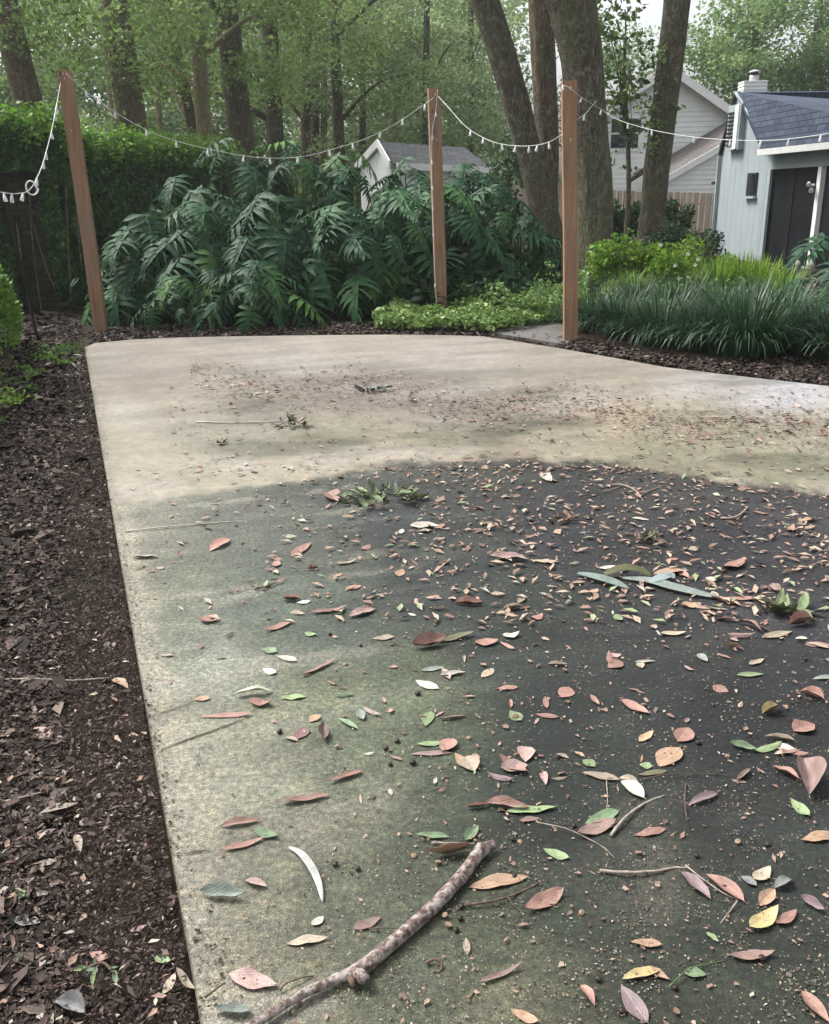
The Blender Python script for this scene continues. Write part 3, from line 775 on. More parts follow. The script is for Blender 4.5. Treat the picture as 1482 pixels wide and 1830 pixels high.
def vines():
    # drape over the side wall that runs away to the right
    n = 26000
    t = rng.random(n) ** 1.3
    zz = rng.random(n)
    bas = np.array([WC.x, WC.y]) + t[:, None] * np.array([WE.x - WC.x, WE.y - WC.y])
    nd = np.array([(WE - WC).y, -(WE - WC).x]) / (WE - WC).length
    bulge = .10 + .16 * (np_noise(t * 20, zz * 5, 8, 3) + .6)
    C = np.c_[bas + nd * (bulge * rng.random(n) ** .3 + .02)[:, None], zz * 2.5]
    tint = .30 + .22 * np_noise(t * 16, zz * 8, 4, 3) + .13 * rng.normal(size=n) + .30 * (zz > .86)
    o = leaf_cloud('creeping_vine', C, .075, G['leaf_vine'], None, tint, droop=.5)
    tag(o, 'dense creeping vine covering the side wall behind the split-leaf plants', 'vine')
    # bright crest
    n = 15000
    t = rng.random(n) ** 1.2
    bas = np.array([WC.x, WC.y]) + t[:, None] * np.array([WE.x - WC.x, WE.y - WC.y])
    hgt = 2.42 + .22 * np_noise(t * 30, t * 0, 12, 3)
    C = np.c_[bas + rng.normal(size=(n, 2)) * .16, hgt + rng.normal(size=n) * .13]
    tint = .5 + .25 * np_noise(t * 25, t * 3, 14, 3) + .16 * rng.normal(size=n)
    o = leaf_cloud('vine_crest', C, .07, G['leaf_vine_bright'], None, tint)
    tag(o, 'bright green vine crest along the top of the side wall', 'vine')
    # front face left of the corner: curtains either side of the bare bricks, and a crest
    parts = []; tn = []
    def curtain(x0, x1, z0, z1, k, y=13.80, bt=.3):
        xx = rng.uniform(x0, x1, k); z = rng.uniform(z0, z1, k)
        b = .06 + .18 * (np_noise(xx * 4, z * 3, 16, 3) + .5)
        parts.append(np.c_[xx + .05 * np.sin(z * 3), y - b * rng.random(k) ** .4, z]); tn.append(bt + .2 * np_noise(xx * 5, z * 4, 18, 3) + .14 * rng.normal(size=k))
    curtain(-9.3, -5.98, 0, 2.5, 15000)
    curtain(-5.98, -5.15, 1.95, 2.55, 2600)
    curtain(-5.30, -4.98, 0.2, 2.5, 2600)
    curtain(-6.1, -5.82, 0, 2.3, 1800, 13.7)
    o = leaf_cloud('hanging_vine', np.vstack(parts), .075, G['leaf_vine'], None, np.concatenate(tn), droop=.6)
    tag(o, 'dark vine curtains hanging round the bare dark bricks at the far left', 'vine')
    n = 7000
    xx = rng.uniform(-9.3, -5.0, n)
    C = np.c_[xx, 13.9 + rng.normal(size=n) * .2, 2.6 + .16 * np_noise(xx * 3, xx * 0, 22, 3) + rng.normal(size=n) * .11]
    o = leaf_cloud('vine_crest', C, .07, G['leaf_vine_bright'], None, .4 + .2 * rng.normal(size=n))
    tag(o, 'tufted vine crest on the end of the wall at the far left', 'vine')
    # bare hanging stems
    r = empty('bare_vine', (-5.9, 13.6, 0), 'bare brown vine stems hanging in front of the dark bricks', 'vine')
    for (a, b, c) in [((52, 335), (60, 450), (75, 560)), ((118, 330), (122, 430), (128, 540)), ((30, 400), (44, 500), (62, 590)), ((60, 400), (80, 470), (100, 520)), ((134, 250), (138, 380), (148, 500))]:
        m_ = MB(); m_.tube(smooth_path([Q(*a, 13.55), Q(*b, 13.5), Q(*c, 13.4)], 6), .009, 6); m_.build('stem', G['bark_brown'], r, True)
vines()

# bright ivy bush at the left edge
def ivy_bush():
    n = 26000
    u = rng.random(n); th = rng.uniform(0, math.pi, n)
    Y = 5.6 + 5.0 * u
    hh = np.interp(u, [0, .2, .5, .8, 1], [1.3, 1.55, 1.35, .85, .25]) + .1 * np_noise(u * 12, u, 6, 3)
    ww = np.interp(u, [0, .3, .7, 1], [.55, .62, .5, .22]) + .08 * np_noise(u * 15, th * 2, 7, 3)
    cx = -3.62 - (Y - 7) * .20 - .42
    q = .80 + .22 * rng.random(n) ** .5 + .16 * np_noise(u * 30, th * 6, 24, 3)
    C = np.c_[cx + np.cos(th) * ww * q, Y + .05 * rng.normal(size=n), np.sin(th) ** .35 * hh * q]
    tint = .45 + .25 * np_noise(u * 25, th * 5, 26, 3) + .15 * rng.normal(size=n)
    root = empty('ivy_bush', (-3.9, 7.5, -.04), 'bright green ivy bush spilling into the mulch at the left edge', 'bush')
    leaf_cloud('foliage', C, .05, G['leaf_vine_bright'], root, tint, up=.2)
    for i in range(9):
        m_ = MB()
        y = 5.8 + i * .5; x = -3.85 - (y - 7) * .2
        m_.tube(smooth_path([(x, y, -.05), (x + .05, y + .1, .4), (x + random.uniform(-.3, .3), y + .1, .75 if y < 8.5 else .3)], 4), .014, 5)
        m_.build('stem', G['bark_brown'], root, True)
    cen = [(-3.15 - (y - 7) * .2 + random.uniform(-.35, .08), y, .02) for y in np.linspace(5.0, 10.0, 20)]
    C, T = clumps(cen, [random.uniform(.08, .22) for _ in cen], 2600, .35, .45)
    C[:, 2] = np.abs(C[:, 2])
    o = leaf_cloud('creeping_ivy', C, .04, G['leaf_vine_bright'], None, T)
    tag(o, 'low ivy runners creeping over the mulch beside the ivy bush', 'ivy')
ivy_bush()

# ------------------------------------------------------------------ split-leaf philodendrons
def philo_leaf(seed, droop=.35):
    r = random.Random(seed)
    V, Fa = [], []
    L = 1.0
    def zc(x, y): return -droop * (y * y) * .55 - .38 * x * x
    nl = 8
    # central blade along the midrib
    st = 14
    for i in range(st + 1):
        t = i / st; y = -.03 + 1.0 * t; w = .075 * (1 - t) ** .7 * (1 if t > .04 else .4) + .008
        for s in (-1, 0, 1):
            V.append((s * w, y, zc(s * w, y) + abs(s) * .018))
    for i in range(st):
        a = i * 3
        Fa += [(a, a + 1, a + 4, a + 3), (a + 1, a + 2, a + 5, a + 4)]
    for s in (-1, 1):
        for k in range(nl):
            t = k / (nl - 1)
            y0 = -.02 + .86 * t ** .95
            ang = math.radians(118 - 92 * t ** .75 + r.uniform(-5, 5))   # from the midrib direction
            ln = (.30 + .24 * math.sin(math.pi * min(1, (t * .95 + .28))) - .10 * t) * r.uniform(.9, 1.1)
            w0 = .088 * (1 - .35 * t); dirx, diry = math.sin(ang) * s, math.cos(ang)
            n0 = len(V); seg = 5
            dz = r.uniform(-.05, .03)
            for j in range(seg + 1):
                q = j / seg
                bx = dirx * ln * q; by = y0 + diry * ln * q + .10 * q * q * ln / .4
                ww = w0 * (0.9 + .75 * math.sin(math.pi * min(1, q * 1.05)) ** 1 ) * (1 - q ** 3) + .003
                wav = .020 * math.sin(q * 9 + k * 2)
                for e in (-1, 0, 1):
                    x = bx - diry * s * ww * e * .5 * s; y = by + dirx * ww * e * .5 * s
                    V.append((x, y, zc(x, y) - .22 * q * q * ln + wav * e + (abs(e)) * .012 + dz * q))
            for j in range(seg):
                a = n0 + j * 3
                f1, f2 = (a, a + 1, a + 4, a + 3), (a + 1, a + 2, a + 5, a + 4)
                if s < 0: f1, f2 = f1[::-1], f2[::-1]
                Fa += [f1[::-1], f2[::-1]]
    me = mesh('philodendron_leaf', V, Fa)
    me.polygons.foreach_set("use_smooth", [True] * len(me.polygons))
    me.materials.append(G['philo'])
    return me
PL = [philo_leaf(i, .25 + .13 * i) for i in range(5)]

def philodendron(label, px, Y, h, n, size=.56, spread=.75, facing=.7, az0=-90, px_is_x=False):
    b = Q(px, 500, Y); b.z = -.04
    root = empty('philodendron', b, label, 'plant', 'split-leaf philodendrons behind the patio')
    m_ = MB()
    m_.tube(smooth_path([b + Vector((0, 0, -.02)), b + Vector((.03, .05, .2 * h)), b + Vector((.0, .02, .42 * h))], 4), [.07, .065, .06, .055, .05, .05, .045, .04, .035], 8)
    m_.build('stem', G['bark_brown'], root, True)
    n += 5 if n > 12 else 0
    for i in range(n):
        t = (i + .5) / n
        az = math.radians(az0 + (random.uniform(-180, 180) if random.random() > facing else random.uniform(-100, 100)))
        Rr = (.12 + .95 * t ** .8) * spread * random.uniform(.8, 1.15) * max(.75, h * .72)
        z = h * (1.0 - .80 * t ** 1.25) * random.uniform(.92, 1.05)
        z = max(z, .28)
        e = b + Vector((math.cos(az) * Rr, math.sin(az) * Rr, z))
        s = b + Vector((math.cos(az) * .04, math.sin(az) * .04, h * .3 * (1 - .6 * t)))
        mid = s.lerp(e, .5) + Vector((0, 0, .16 * h * (1 - t * .4)))
        tub = MB(); path = smooth_path([s, mid, e], 4)
        tub.tube(path, list(np.linspace(.014, .008, len(path))), 5)
        tub.build('leaf_stalk', G['petiole'], root, True)
        th = math.radians(random.uniform(5, 62) + 18 * t)
        az += random.uniform(-.35, .35)
        d = Vector((math.cos(az) * math.cos(th), math.sin(az) * math.cos(th), -math.sin(th)))
        roll = random.uniform(-.35, .35)
        sd_ = d.cross(Vector((0, 0, 1))).normalized(); sd_ = Matrix.Rotation(roll, 3, d) @ sd_
        nn = sd_.cross(d)
        sc = size * random.choice([.62, .8, .95, 1.05, 1.15]) * random.uniform(.92, 1.08)
        M = Matrix((sd_, d, nn)).transposed().to_4x4() @ Matrix.Scale(sc, 4)
        M.translation = e - b
        o = bpy.data.objects.new('leaf', PL[random.randrange(5)]); COL.objects.link(o)
        o.parent = root; o.matrix_local = M
    return root
for a in [
    ('low split-leaf philodendron spilling onto the patio edge near the left post', 318, 11.75, .62, 13, .40, .75),
    ('low split-leaf philodendron drooping over the middle of the patio back edge', 462, 11.7, .85, 15, .50, .75),
    ('small split-leaf philodendron crowding the foot of the left wooden post', 215, 12.6, .75, 11, .42, .7),
    ('split-leaf philodendron with blue-green fans right of the left post', 262, 12.8, 1.35, 20, .56, .75),
    ('broad split-leaf philodendron left of the centre of the mass', 375, 12.9, 1.6, 24, .60, .75),
    ('broad split-leaf philodendron in the very centre of the mass', 500, 12.7, 1.6, 24, .62, .8),
    ('split-leaf philodendron with long drooping fans left of the middle post', 620, 12.7, 1.5, 24, .60, .8),
    ('split-leaf philodendron with bare slanting stalks beside the middle post', 705, 13.2, 1.65, 22, .58, .75),
    ('split-leaf philodendron directly behind the middle post', 800, 13.6, 1.7, 22, .56, .75),
    ('split-leaf philodendron between the middle post and the leaning oak', 880, 13.8, 1.7, 22, .54, .75),
    ('split-leaf philodendron tucked beside the leaning oak', 938, 13.6, 1.25, 16, .52, .6),
    ('tallest split-leaf philodendron at the back left under the string lights', 440, 14.6, 2.35, 24, .62, .6),
    ('tall split-leaf philodendron at the back left of the shed', 545, 14.6, 2.3, 24, .62, .6),
    ('tall split-leaf philodendron at the back in front of the shed gable', 635, 14.8, 2.12, 24, .60, .6),
    ('tall split-leaf philodendron at the back below the shed roof', 735, 14.8, 2.02, 24, .58, .6),
    ('tall split-leaf philodendron at the back right of the shed', 840, 15.0, 1.98, 24, .56, .6),
    ('split-leaf philodendron against the vine wall at the back left', 330, 14.4, 1.85, 20, .56, .6),
    ('split-leaf philodendron at the right edge in front of the screened porch', 1508, 10.9, 1.25, 18, .56, .7),
]:
    philodendron(*a)

# one yellow-green young leaf rosette in front
philodendron('small yellow-green seedling at the patio edge', 325, 11.45, .30, 5, .16, .3)['group'] = 'small seedlings'

# dark understory leaves filling beneath the philodendrons
def understory():
    n = 16000
    px = rng.uniform(170, 960, n); Y = rng.uniform(12.2, 15, n)
    x = (px - CX) / 1690 * Y
    hmax = np.interp(px, [170, 300, 430, 600, 760, 900, 960], [.7, 1.0, 1.6, 1.4, 1.2, 1.0, .6])
    z = rng.random(n) * hmax * np.clip((Y - 11.8) / 1.8, .25, 1)
    o = leaf_cloud('understory_foliage', np.c_[x, Y, z], .11, G['leaf_bush'], None, .3 + .2 * rng.normal(size=n))
    tag(o, 'dark small-leaved growth beneath the split-leaf plants', kind='stuff')
understory()

# ------------------------------------------------------------------ strap-leaved clumps
def tuft_mesh(name, n, h, spread, w, mat, seed, segs=5, stiff=0.0):
    r = np.random.default_rng(seed)
    V, Fa, T = [], [], []
    for i in range(n):
        az = r.uniform(0, 2 * math.pi); L = h * r.uniform(.7, 1.25)
        b = np.array([math.cos(az), math.sin(az), 0]) * r.uniform(0, 1) ** .6 * .17 * spread * 2
        lean = r.uniform(.25, 1.35) * (1 - stiff); ti = np.clip(.45 + .22 * r.normal(), 0, 1)
        side = np.array([-math.sin(az), math.cos(az), 0])
        n0 = len(V); p = b.copy(); ang = math.pi / 2 - lean * .55
        for j in range(segs + 1):
            q = j / segs
            ww = w * (1 - q ** 2.2) * .5 + .0006
            V += [tuple(p - side * ww), tuple(p + side * ww)]; T += [ti * (.7 + .5 * q)] * 2
            p = p + np.array([math.cos(az) * math.cos(ang), math.sin(az) * math.cos(ang), math.sin(ang)]) * L / segs
            ang -= lean * 2.3 / segs * (.4 + q)
            if p[2] < .01: p[2] = .01
        for j in range(segs):
            a = n0 + j * 2; Fa.append((a, a + 1, a + 3, a + 2))
    me = mesh(name, V, Fa)
    at = me.attributes.new('tint', 'FLOAT', 'POINT'); at.data.foreach_set('value', np.clip(T, 0, 1).astype(np.float32))
    me.materials.append(mat)
    return me
LIR = [tuft_mesh('strap_leaves', 620, .60, .85, .013, G['blade_dark'], 5 + i) for i in range(3)]
LIRM = [tuft_mesh('strap_leaves', 260, .42, .5, .012, G['blade_dark'], 25 + i) for i in range(2)]
LIM = [tuft_mesh('lime_leaves', 200, .42, .4, .022, G['leaf_lime'], 45 + i, stiff=.35) for i in range(2)]
GRN = [tuft_mesh('grass_leaves', 260, .40, .5, .013, G['leaf_cover'], 65 + i, stiff=.2) for i in range(2)]
def tuft(name, me, px, py, label, group, scale=1.0, z=-.03):
    o = bpy.data.objects.new(name, me); COL.objects.link(o)
    o.location = P(px, py, z); o.rotation_euler = (random.uniform(-.06, .06), random.uniform(-.06, .06), random.uniform(0, 6.28)); o.scale = (scale * random.uniform(.92, 1.08),) * 3
    tag(o, label, 'plant', group)
    return o
gl = 'dark strap-leaved clumps bordering the patio'
for k, (x, y, s, l) in enumerate([
    (1330, 632, 1.12, 'largest dark strap-leaved clump arching over the mulch at the patio edge'),
    (1255, 622, 1.0, 'dark strap-leaved clump left of the largest one'),
    (1180, 610, .95, 'dark strap-leaved clump in the middle of the bed behind the patio edge'),
    (1110, 598, .9, 'dark strap-leaved clump second to the right of the right wooden post'),
    (1062, 588, .75, 'dark strap-leaved clump touching the right wooden post'),
    (1390, 612, 1.0, 'dark strap-leaved clump behind and right of the largest one'),
    (1290, 590, 1.0, 'dark strap-leaved clump behind the largest one'),
    (1215, 575, .95, 'dark strap-leaved clump in the second row below the lime plants'),
    (1140, 565, .9, 'dark strap-leaved clump near the foot of the thickest oak'),
    (1455, 625, .85, 'drooping strap-leaved clump below the right-edge philodendron'),
    (1510, 640, .9, 'strap-leaved clump cut by the right edge of the picture'),
    (1350, 575, .9, 'dark strap-leaved clump in front of the bright lime row'),
    (1420, 585, .8, 'dark strap-leaved clump left of the right-edge philodendron'),
    (1085, 560, .7, 'small dark strap-leaved clump right behind the right wooden post')]):
    tuft('liriope_clump', LIR[k % 3], x, y, l, gl, s)
for k, (x, y, s, l) in enumerate([
    (985, 560, .9, 'strap-leaved clump left of the right wooden post'), (940, 560, .9, 'strap-leaved clump above the small-leaved ground cover'),
    (965, 530, .9, 'strap-leaved clump at the foot of the leaning oak'), (905, 545, .8, 'strap-leaved clump below the philodendron by the leaning oak')]):
    tuft('liriope_clump', LIRM[k % 2], x, y, l, gl, s)
gg = 'fresh green grassy tufts between the posts'
for k, (x, y, s, l) in enumerate([(860, 540, .95, 'fresh green tuft right of the middle post'), (905, 525, .95, 'fresh green tuft under the philodendron by the oak'), (945, 545, .9, 'fresh green tuft midway between the two right posts'),
    (975, 575, .75, 'fresh green tuft at the end of the grey path'), (1090, 520, .9, 'fresh green tuft at the foot of the thickest oak'), (830, 555, .7, 'short fresh green tuft touching the middle post')]):
    tuft('grass_tuft', GRN[k % 2], x, y, l, gg, s)
gm = 'lime green leafy plants in the right-hand bed'
lime = [(1110, 505, .9), (1150, 510, 1.0), (1190, 515, 1.0), (1280, 530, 1.0), (1320, 528, 1.05), (1360, 535, 1.05), (1395, 545, .95), (1300, 508, .9), (1340, 512, .9), (1235, 520, .8), (1125, 535, .8)]
for k, (x, y, s) in enumerate(lime):
    side = ['leftmost lime plant beside the thickest oak', 'lime plant below the mossy trunk', 'lime plant right of the mossy trunk', 'lime plant at the left of the bright row', 'lime plant in the middle of the bright row', 'brightest lime plant right of the bright row middle', 'rightmost lime plant near the porch mulch', 'lime plant in the second row at left', 'lime plant in the second row at right', 'pale lime plant among the white flowers', 'low lime plant in front of the thickest oak'][k]
    tuft('lime_plant', LIM[k % 2], x, y, side, gm, s * 1.25)

# ground cover carpet
def carpet(name, label, poly_px, n, h, size, mat, bt=.5, seed=0):
    xs = [p[0] for p in poly_px]; ys = [p[1] for p in poly_px]
    def inside(x, y):
        c = False; j = len(poly_px) - 1
        for i in range(len(poly_px)):
            xi, yi = poly_px[i]; xj, yj = poly_px[j]
            if (yi > y) != (yj > y) and x < (xj - xi) * (y - yi) / (yj - yi) + xi: c = not c
            j = i
        return c
    out = []
    while len(out) < n:
        x = random.uniform(min(xs), max(xs)); y = random.uniform(min(ys), max(ys))
        if inside(x, y):
            p = P(x, y, -.03)
            hh = h * (.65 + .7 * mnoise.noise((p.x * 3, p.y * 3, seed)))
            out.append((p.x, p.y, max(0.0, hh * random.random() ** .5)))
    C = np.array(out)
    o = leaf_cloud(name, C, size, mat, None, bt + .2 * rng.normal(size=n) + .15 * np_noise(C[:, 0] * 3, C[:, 1] * 3, 5, 3), up=.8)
    tag(o, label, kind='stuff')
carpet('ground_cover', 'carpet of small-leaved green ground cover behind the patio edge', [(680, 594), (665, 580), (710, 558), (780, 545), (880, 545), (950, 562), (985, 580), (930, 590), (880, 598), (800, 594), (700, 593)], 12000, .22, .06, G['leaf_cover'], .68, 1)
carpet('bed_foliage', 'mixed green foliage filling the right-hand bed', [(1050, 585), (1090, 500), (1180, 490), (1300, 505), (1400, 550), (1420, 600), (1300, 610), (1150, 600)], 12000, .30, .065, G['leaf_cover'], .6, 4)
carpet('bed_foliage', 'leafy growth below the leaning oak', [(800, 560), (830, 520), (880, 490), (940, 480), (1050, 490), (1050, 575), (960, 580), (880, 570)], 14000, .42, .06, G['leaf_cover'], .62, 7)

# small white flowers
def flowers():
    wm = m_plain('white petals', (.75, .74, .66), .5, .3, 10, .1, 0)
    for k, (x, y, l) in enumerate([(1180, 437, 'beside the mossy trunk'), (1229, 453, 'highest on the pale lime shrub'), (1247, 463, 'right of the pale lime shrub centre'), (1242, 473, 'lowest on the pale lime shrub'), (1206, 474, 'between the mossy trunk and the lime shrub'), (1268, 515, 'in front of the bright lime row'), (1213, 497, 'low in the bed below the mossy trunk')]):
        c = Q(x, y, 14.3)
        m_ = MB()
        for j in range(5):
            a = j * 1.2566; d = Vector((math.cos(a), -.5, math.sin(a))).normalized() * .035
            s = Vector((-math.sin(a), 0, math.cos(a))) * .016
            m_.add([c, c + d * .6 + s, c + d * 1.2, c + d * .6 - s], [(0, 1, 2, 3)])
        o = m_.build('white_flower', wm); tag(o, 'small white flower ' + l, 'flower', 'small white flowers in the right-hand bed')
flowers()

# ------------------------------------------------------------------ wooden posts
def m_wood(name, a, b):
    k = NT(name)
    v = k.geo((14, 14, .9))
    n = k.noise(v, 2.2, 6, .6); n2 = k.noise(k.geo((60, 60, 1.2)), 2, 4); n3 = k.noise(k.geo((1, 1, 1)), 1.8, 3)
    c = k.ramp(n, [(.3, a), (.7, b)])
    c = k.mix(k.ramp(n3, [(.45, (0, 0, 0)), (.7, (.5, .5, .5))]), c, (.20, .155, .12))
    kn = k.n("ShaderNodeTexVoronoi"); kn.inputs["Scale"].default_value = 1.0; k.l(k.geo((7, 7, 2.4)), kn.inputs["Vector"])
    c = k.mix(k.ramp(kn.outputs["Distance"], [(.05, (.8, .8, .8)), (.12, (0, 0, 0))]), c, (.07, .035, .02))
    k.base(c); k.rough(.75, .25); k.bump(k.math('ADD', n, n2), .4, .004)
    return k.m
G['post'] = m_wood('weathered cedar', (.19, .108, .062), (.33, .20, .125))
G['picket'] = m_wood('pale fence wood', (.30, .22, .15), (.48, .37, .27))
G['white_plastic'] = m_plain('white plastic', (.72, .72, .70), .35, .5, 10, .05, 0)
k_ = NT('frosted bulb plastic'); k_.base((.78, .80, .80)); k_.rough(.25, .5); k_.b.inputs["Transmission Weight"].default_value = .35; G['bulb'] = k_.m
G['metal'] = m_plain('galvanised metal', (.45, .45, .45), .4, .5, 20, .1, 0)
def post(label, bpx, tpx, wpx, yaw):
    b = P(*bpx, -.04); Y = b.y
    t = Q(*tpx, Y)
    r = wpx / 2 / 1690 * (Y ** 2 + b.x ** 2) ** .5 / 1.0
    root = empty('wooden_post', b, label, 'post', 'wooden posts carrying the string lights')
    ax = (t - b).normalized()
    x = Vector((math.cos(yaw), math.sin(yaw), 0)); x = (x - ax * x.dot(ax)).normalized(); y = ax.cross(x)
    bm = bmesh.new()
    rings = []
    n = 10
    for i in range(n + 1):
        q = i / n; c = b.lerp(t, q) - (ax * .1 if i == 0 else ax * 0) - b + Vector((.006 * math.sin(q * 5), 0, 0))
        rings.append([bm.verts.new(c + (x * sx + y * sy) * r * (1 + .01 * math.sin(q * 9))) for sx, sy in ((-1, -1), (1, -1), (1, 1), (-1, 1))])
    for i in range(n):
        for k in range(4): bm.faces.new((rings[i][k], rings[i][(k + 1) % 4], rings[i + 1][(k + 1) % 4], rings[i + 1][k]))
    bm.faces.new(rings[0][::-1]); bm.faces.new(rings[-1])
    es = [e for e in bm.edges if len(e.link_faces) == 2 and e.calc_face_angle(0) > .6]
    bmesh.ops.bevel(bm, geom=es, offset=r * .10, segments=2, affect='EDGES')
    me = bpy.data.meshes.new('post_timber'); bm.to_mesh(me); bm.free()
    me.materials.append(G['post']); o = bpy.data.objects.new('timber', me); COL.objects.link(o); o.parent = root
    # screw hooks
    for q in (.965, .78):
        p = b.lerp(t, q) - y * r * 1.0
        m_ = MB(); pts = [p, p - y * .03, p - y * .045 + ax * .015, p - y * .03 + ax * .03, p - y * .012 + ax * .022]
        m_.tube(smooth_path(pts, 3), .003, 6); m_.build('hook', G['metal'], root, True)
    return b, t, r, ax
PLb, PLt, PLr, _ = post('left wooden post leaning to the left before the vine wall', (181, 592), (117, 128), 21, .15)
PMb, PMt, PMr, _ = post('middle wooden post standing in the ground cover', (788, 566), (776, 158), 20, .1)
PRb, PRt, PRr, _ = post('right wooden post in front of the thickest oak', (1019, 610), (1018, 145), 24, -.05)

def bulb_mesh():
    m_ = MB()
    prof = [(0, .008), (.014, .010), (.02, .010), (.022, .012), (.062, .019), (.085, .021), (.088, .018), (.090, .001)]
    m_.tube([(0, 0, -z) for z, r in prof], [r for z, r in prof], 12)
    me = mesh('bulb', m_.v, m_.f); me.polygons.foreach_set('use_smooth', [True] * len(me.polygons)); me.materials.append(G['bulb'])
    return me
BULB = bulb_mesh()
def string_light(label, pts, bulbs, r=.0045, sc=1.0):
    r *= .48; sc *= .70
    """pts, bulbs: (px, py, Y)"""
    path = smooth_path([Q(*p) for p in pts], 6)
    root = empty('string_lights', path[0], label, 'string lights', 'white string lights over the patio')
    m_ = MB(); m_.tube(path, r, 6); m_.build('wire', G['white_plastic'], root, True)
    for (x, y, Y) in bulbs:
        c = Q(x, y, Y)
        c = min(path, key=lambda q: (q - c).length)
        o = bpy.data.objects.new('bulb', BULB); COL.objects.link(o); o.parent = root
        o.location = c - path[0]; o.rotation_euler = (random.uniform(-.3, .3), random.uniform(-.3, .3), 0); o.scale = (sc,) * 3
yl = PLt.y - .12
string_light('string of white lights sagging from the left post out of view', [(-120, 300, 5.8), (-60, 328, 6.4), (0, 343, 7.2), (30, 346, 7.6), (52, 340, 8.0), (66, 318, 8.3), (78, 288, 8.8), (92, 235, 9.3), (100, 195, 9.7), (108, 150, yl), (113, 131, yl)],
             [(-60, 330, 6.4), (8, 344, 7.3), (27, 346, 7.5), (44, 343, 7.8), (66, 318, 8.3), (78, 288, 8.8), (86, 262, 9.0), (93, 232, 9.3), (98, 205, 9.6), (106, 165, 9.9)], .006, 1.1)
# spare wire coiled in a loop
def coil():
    c = Q(54, 336, 7.95)
    pts = [c + Vector((math.cos(a) * .045 + a * .002, math.sin(a * .5) * .02, math.sin(a) * .055)) for a in np.linspace(0, 12.5, 50)]
    m_ = MB(); m_.tube(pts, .005, 6); o = m_.build('wire_coil', G['white_plastic'], None, True)
    tag(o, 'small coil of spare white wire hanging on the left string lights', 'wire')
coil()
ym = PMt.y - .12
def lerpY(a, b, n): return [a + (b - a) * i / (n - 1) for i in range(n)]
p2 = [(118, 131), (152, 162), (205, 200), (262, 232), (315, 252), (400, 272), (470, 282), (545, 279), (630, 256), (680, 236), (720, 213), (765, 182), (774, 175)]
Y2 = lerpY(yl, ym, len(p2))
string_light('string of white lights sagging between the left and middle posts', [(x, y, Y) for (x, y), Y in zip(p2, Y2)], [(x, y, yl + (ym - yl) * (x - 118) / 656) for x, y in [(152, 162), (205, 200), (262, 232), (316, 252), (372, 267), (430, 278), (485, 283), (532, 281), (585, 269), (630, 256), (675, 238), (715, 215), (757, 186)]], .0055, 1.15)
string_light('white wire of lights running down the middle post', [(782, 160, ym), (779, 200, ym), (773, 232, ym), (772, 300, ym), (774, 400, ym - .05), (777, 480, ym - .1), (781, 556, ym - .12)],
             [(779, 200, ym), (773, 240, ym), (772, 280, ym), (773, 330, ym), (774, 375, ym), (775, 420, ym), (778, 500, ym - .1), (780, 545, ym - .1)], .0055, .9)
yr = PRt.y - .12
p4 = [(783, 172), (800, 190), (835, 228), (880, 253), (930, 261), (975, 256), (1006, 240)]
Y4 = lerpY(ym, yr, len(p4))
string_light('string of white lights sagging between the middle and right posts', [(x, y, Y) for (x, y), Y in zip(p4, Y4)], [(800, 190, 11), (835, 228, 11), (880, 253, 10.8), (905, 258, 10.6), (950, 260, 10.5), (970, 257, 10.4), (990, 250, 10.2)], .0055, 1.1)
string_light('string of white lights running from the right post towards the screened porch', [(1004, 152, yr), (1016, 156, yr - .05), (1040, 174, yr), (1075, 196, 10), (1105, 214, 9.8), (1165, 232, 9.3), (1240, 245, 8.7), (1305, 250, 8.2), (1360, 251, 7.8), (1410, 248, 7.4), (1482, 238, 7.0), (1600, 215, 6.3)],
             [(1006, 156, yr), (1040, 174, yr), (1075, 196, 10), (1120, 218, 9.7), (1165, 232, 9.3), (1240, 245, 8.7), (1305, 250, 8.2), (1357, 251, 7.8), (1410, 248, 7.4), (1463, 241, 7.1)], .004, .8)
string_light('short loop of white lights behind the right post', [(1030, 214, yr + .15), (1045, 205, yr + .2), (1056, 192, yr + .2), (1066, 180, yr + .15)], [(1045, 205, yr + .2)], .005, .9)

# black metal pole in the left bed
m_ = MB()
pb = P(70, 612, -.06); pt = Q(8, 345, 8.6)
m_.tube(smooth_path([pb, pb.lerp(pt, .35), pb.lerp(pt, .7), pt], 4), .012, 8)
o = m_.build('metal_pole', m_plain('black metal', (.012, .012, .014), .5, .4, 20, .2, 0), None, True); tag(o, 'thin black metal pole leaning in the left bed under the lights', 'pole')
m_ = MB(); m_.tube([P(73, 618, -.06), P(73, 618, -.06) + Vector((-.06, 0, .33))], .018, 8)
o = m_.build('ground_spike', G['soil'], None, True); tag(o, 'short black stake at the foot of the leaning pole', 'stake')

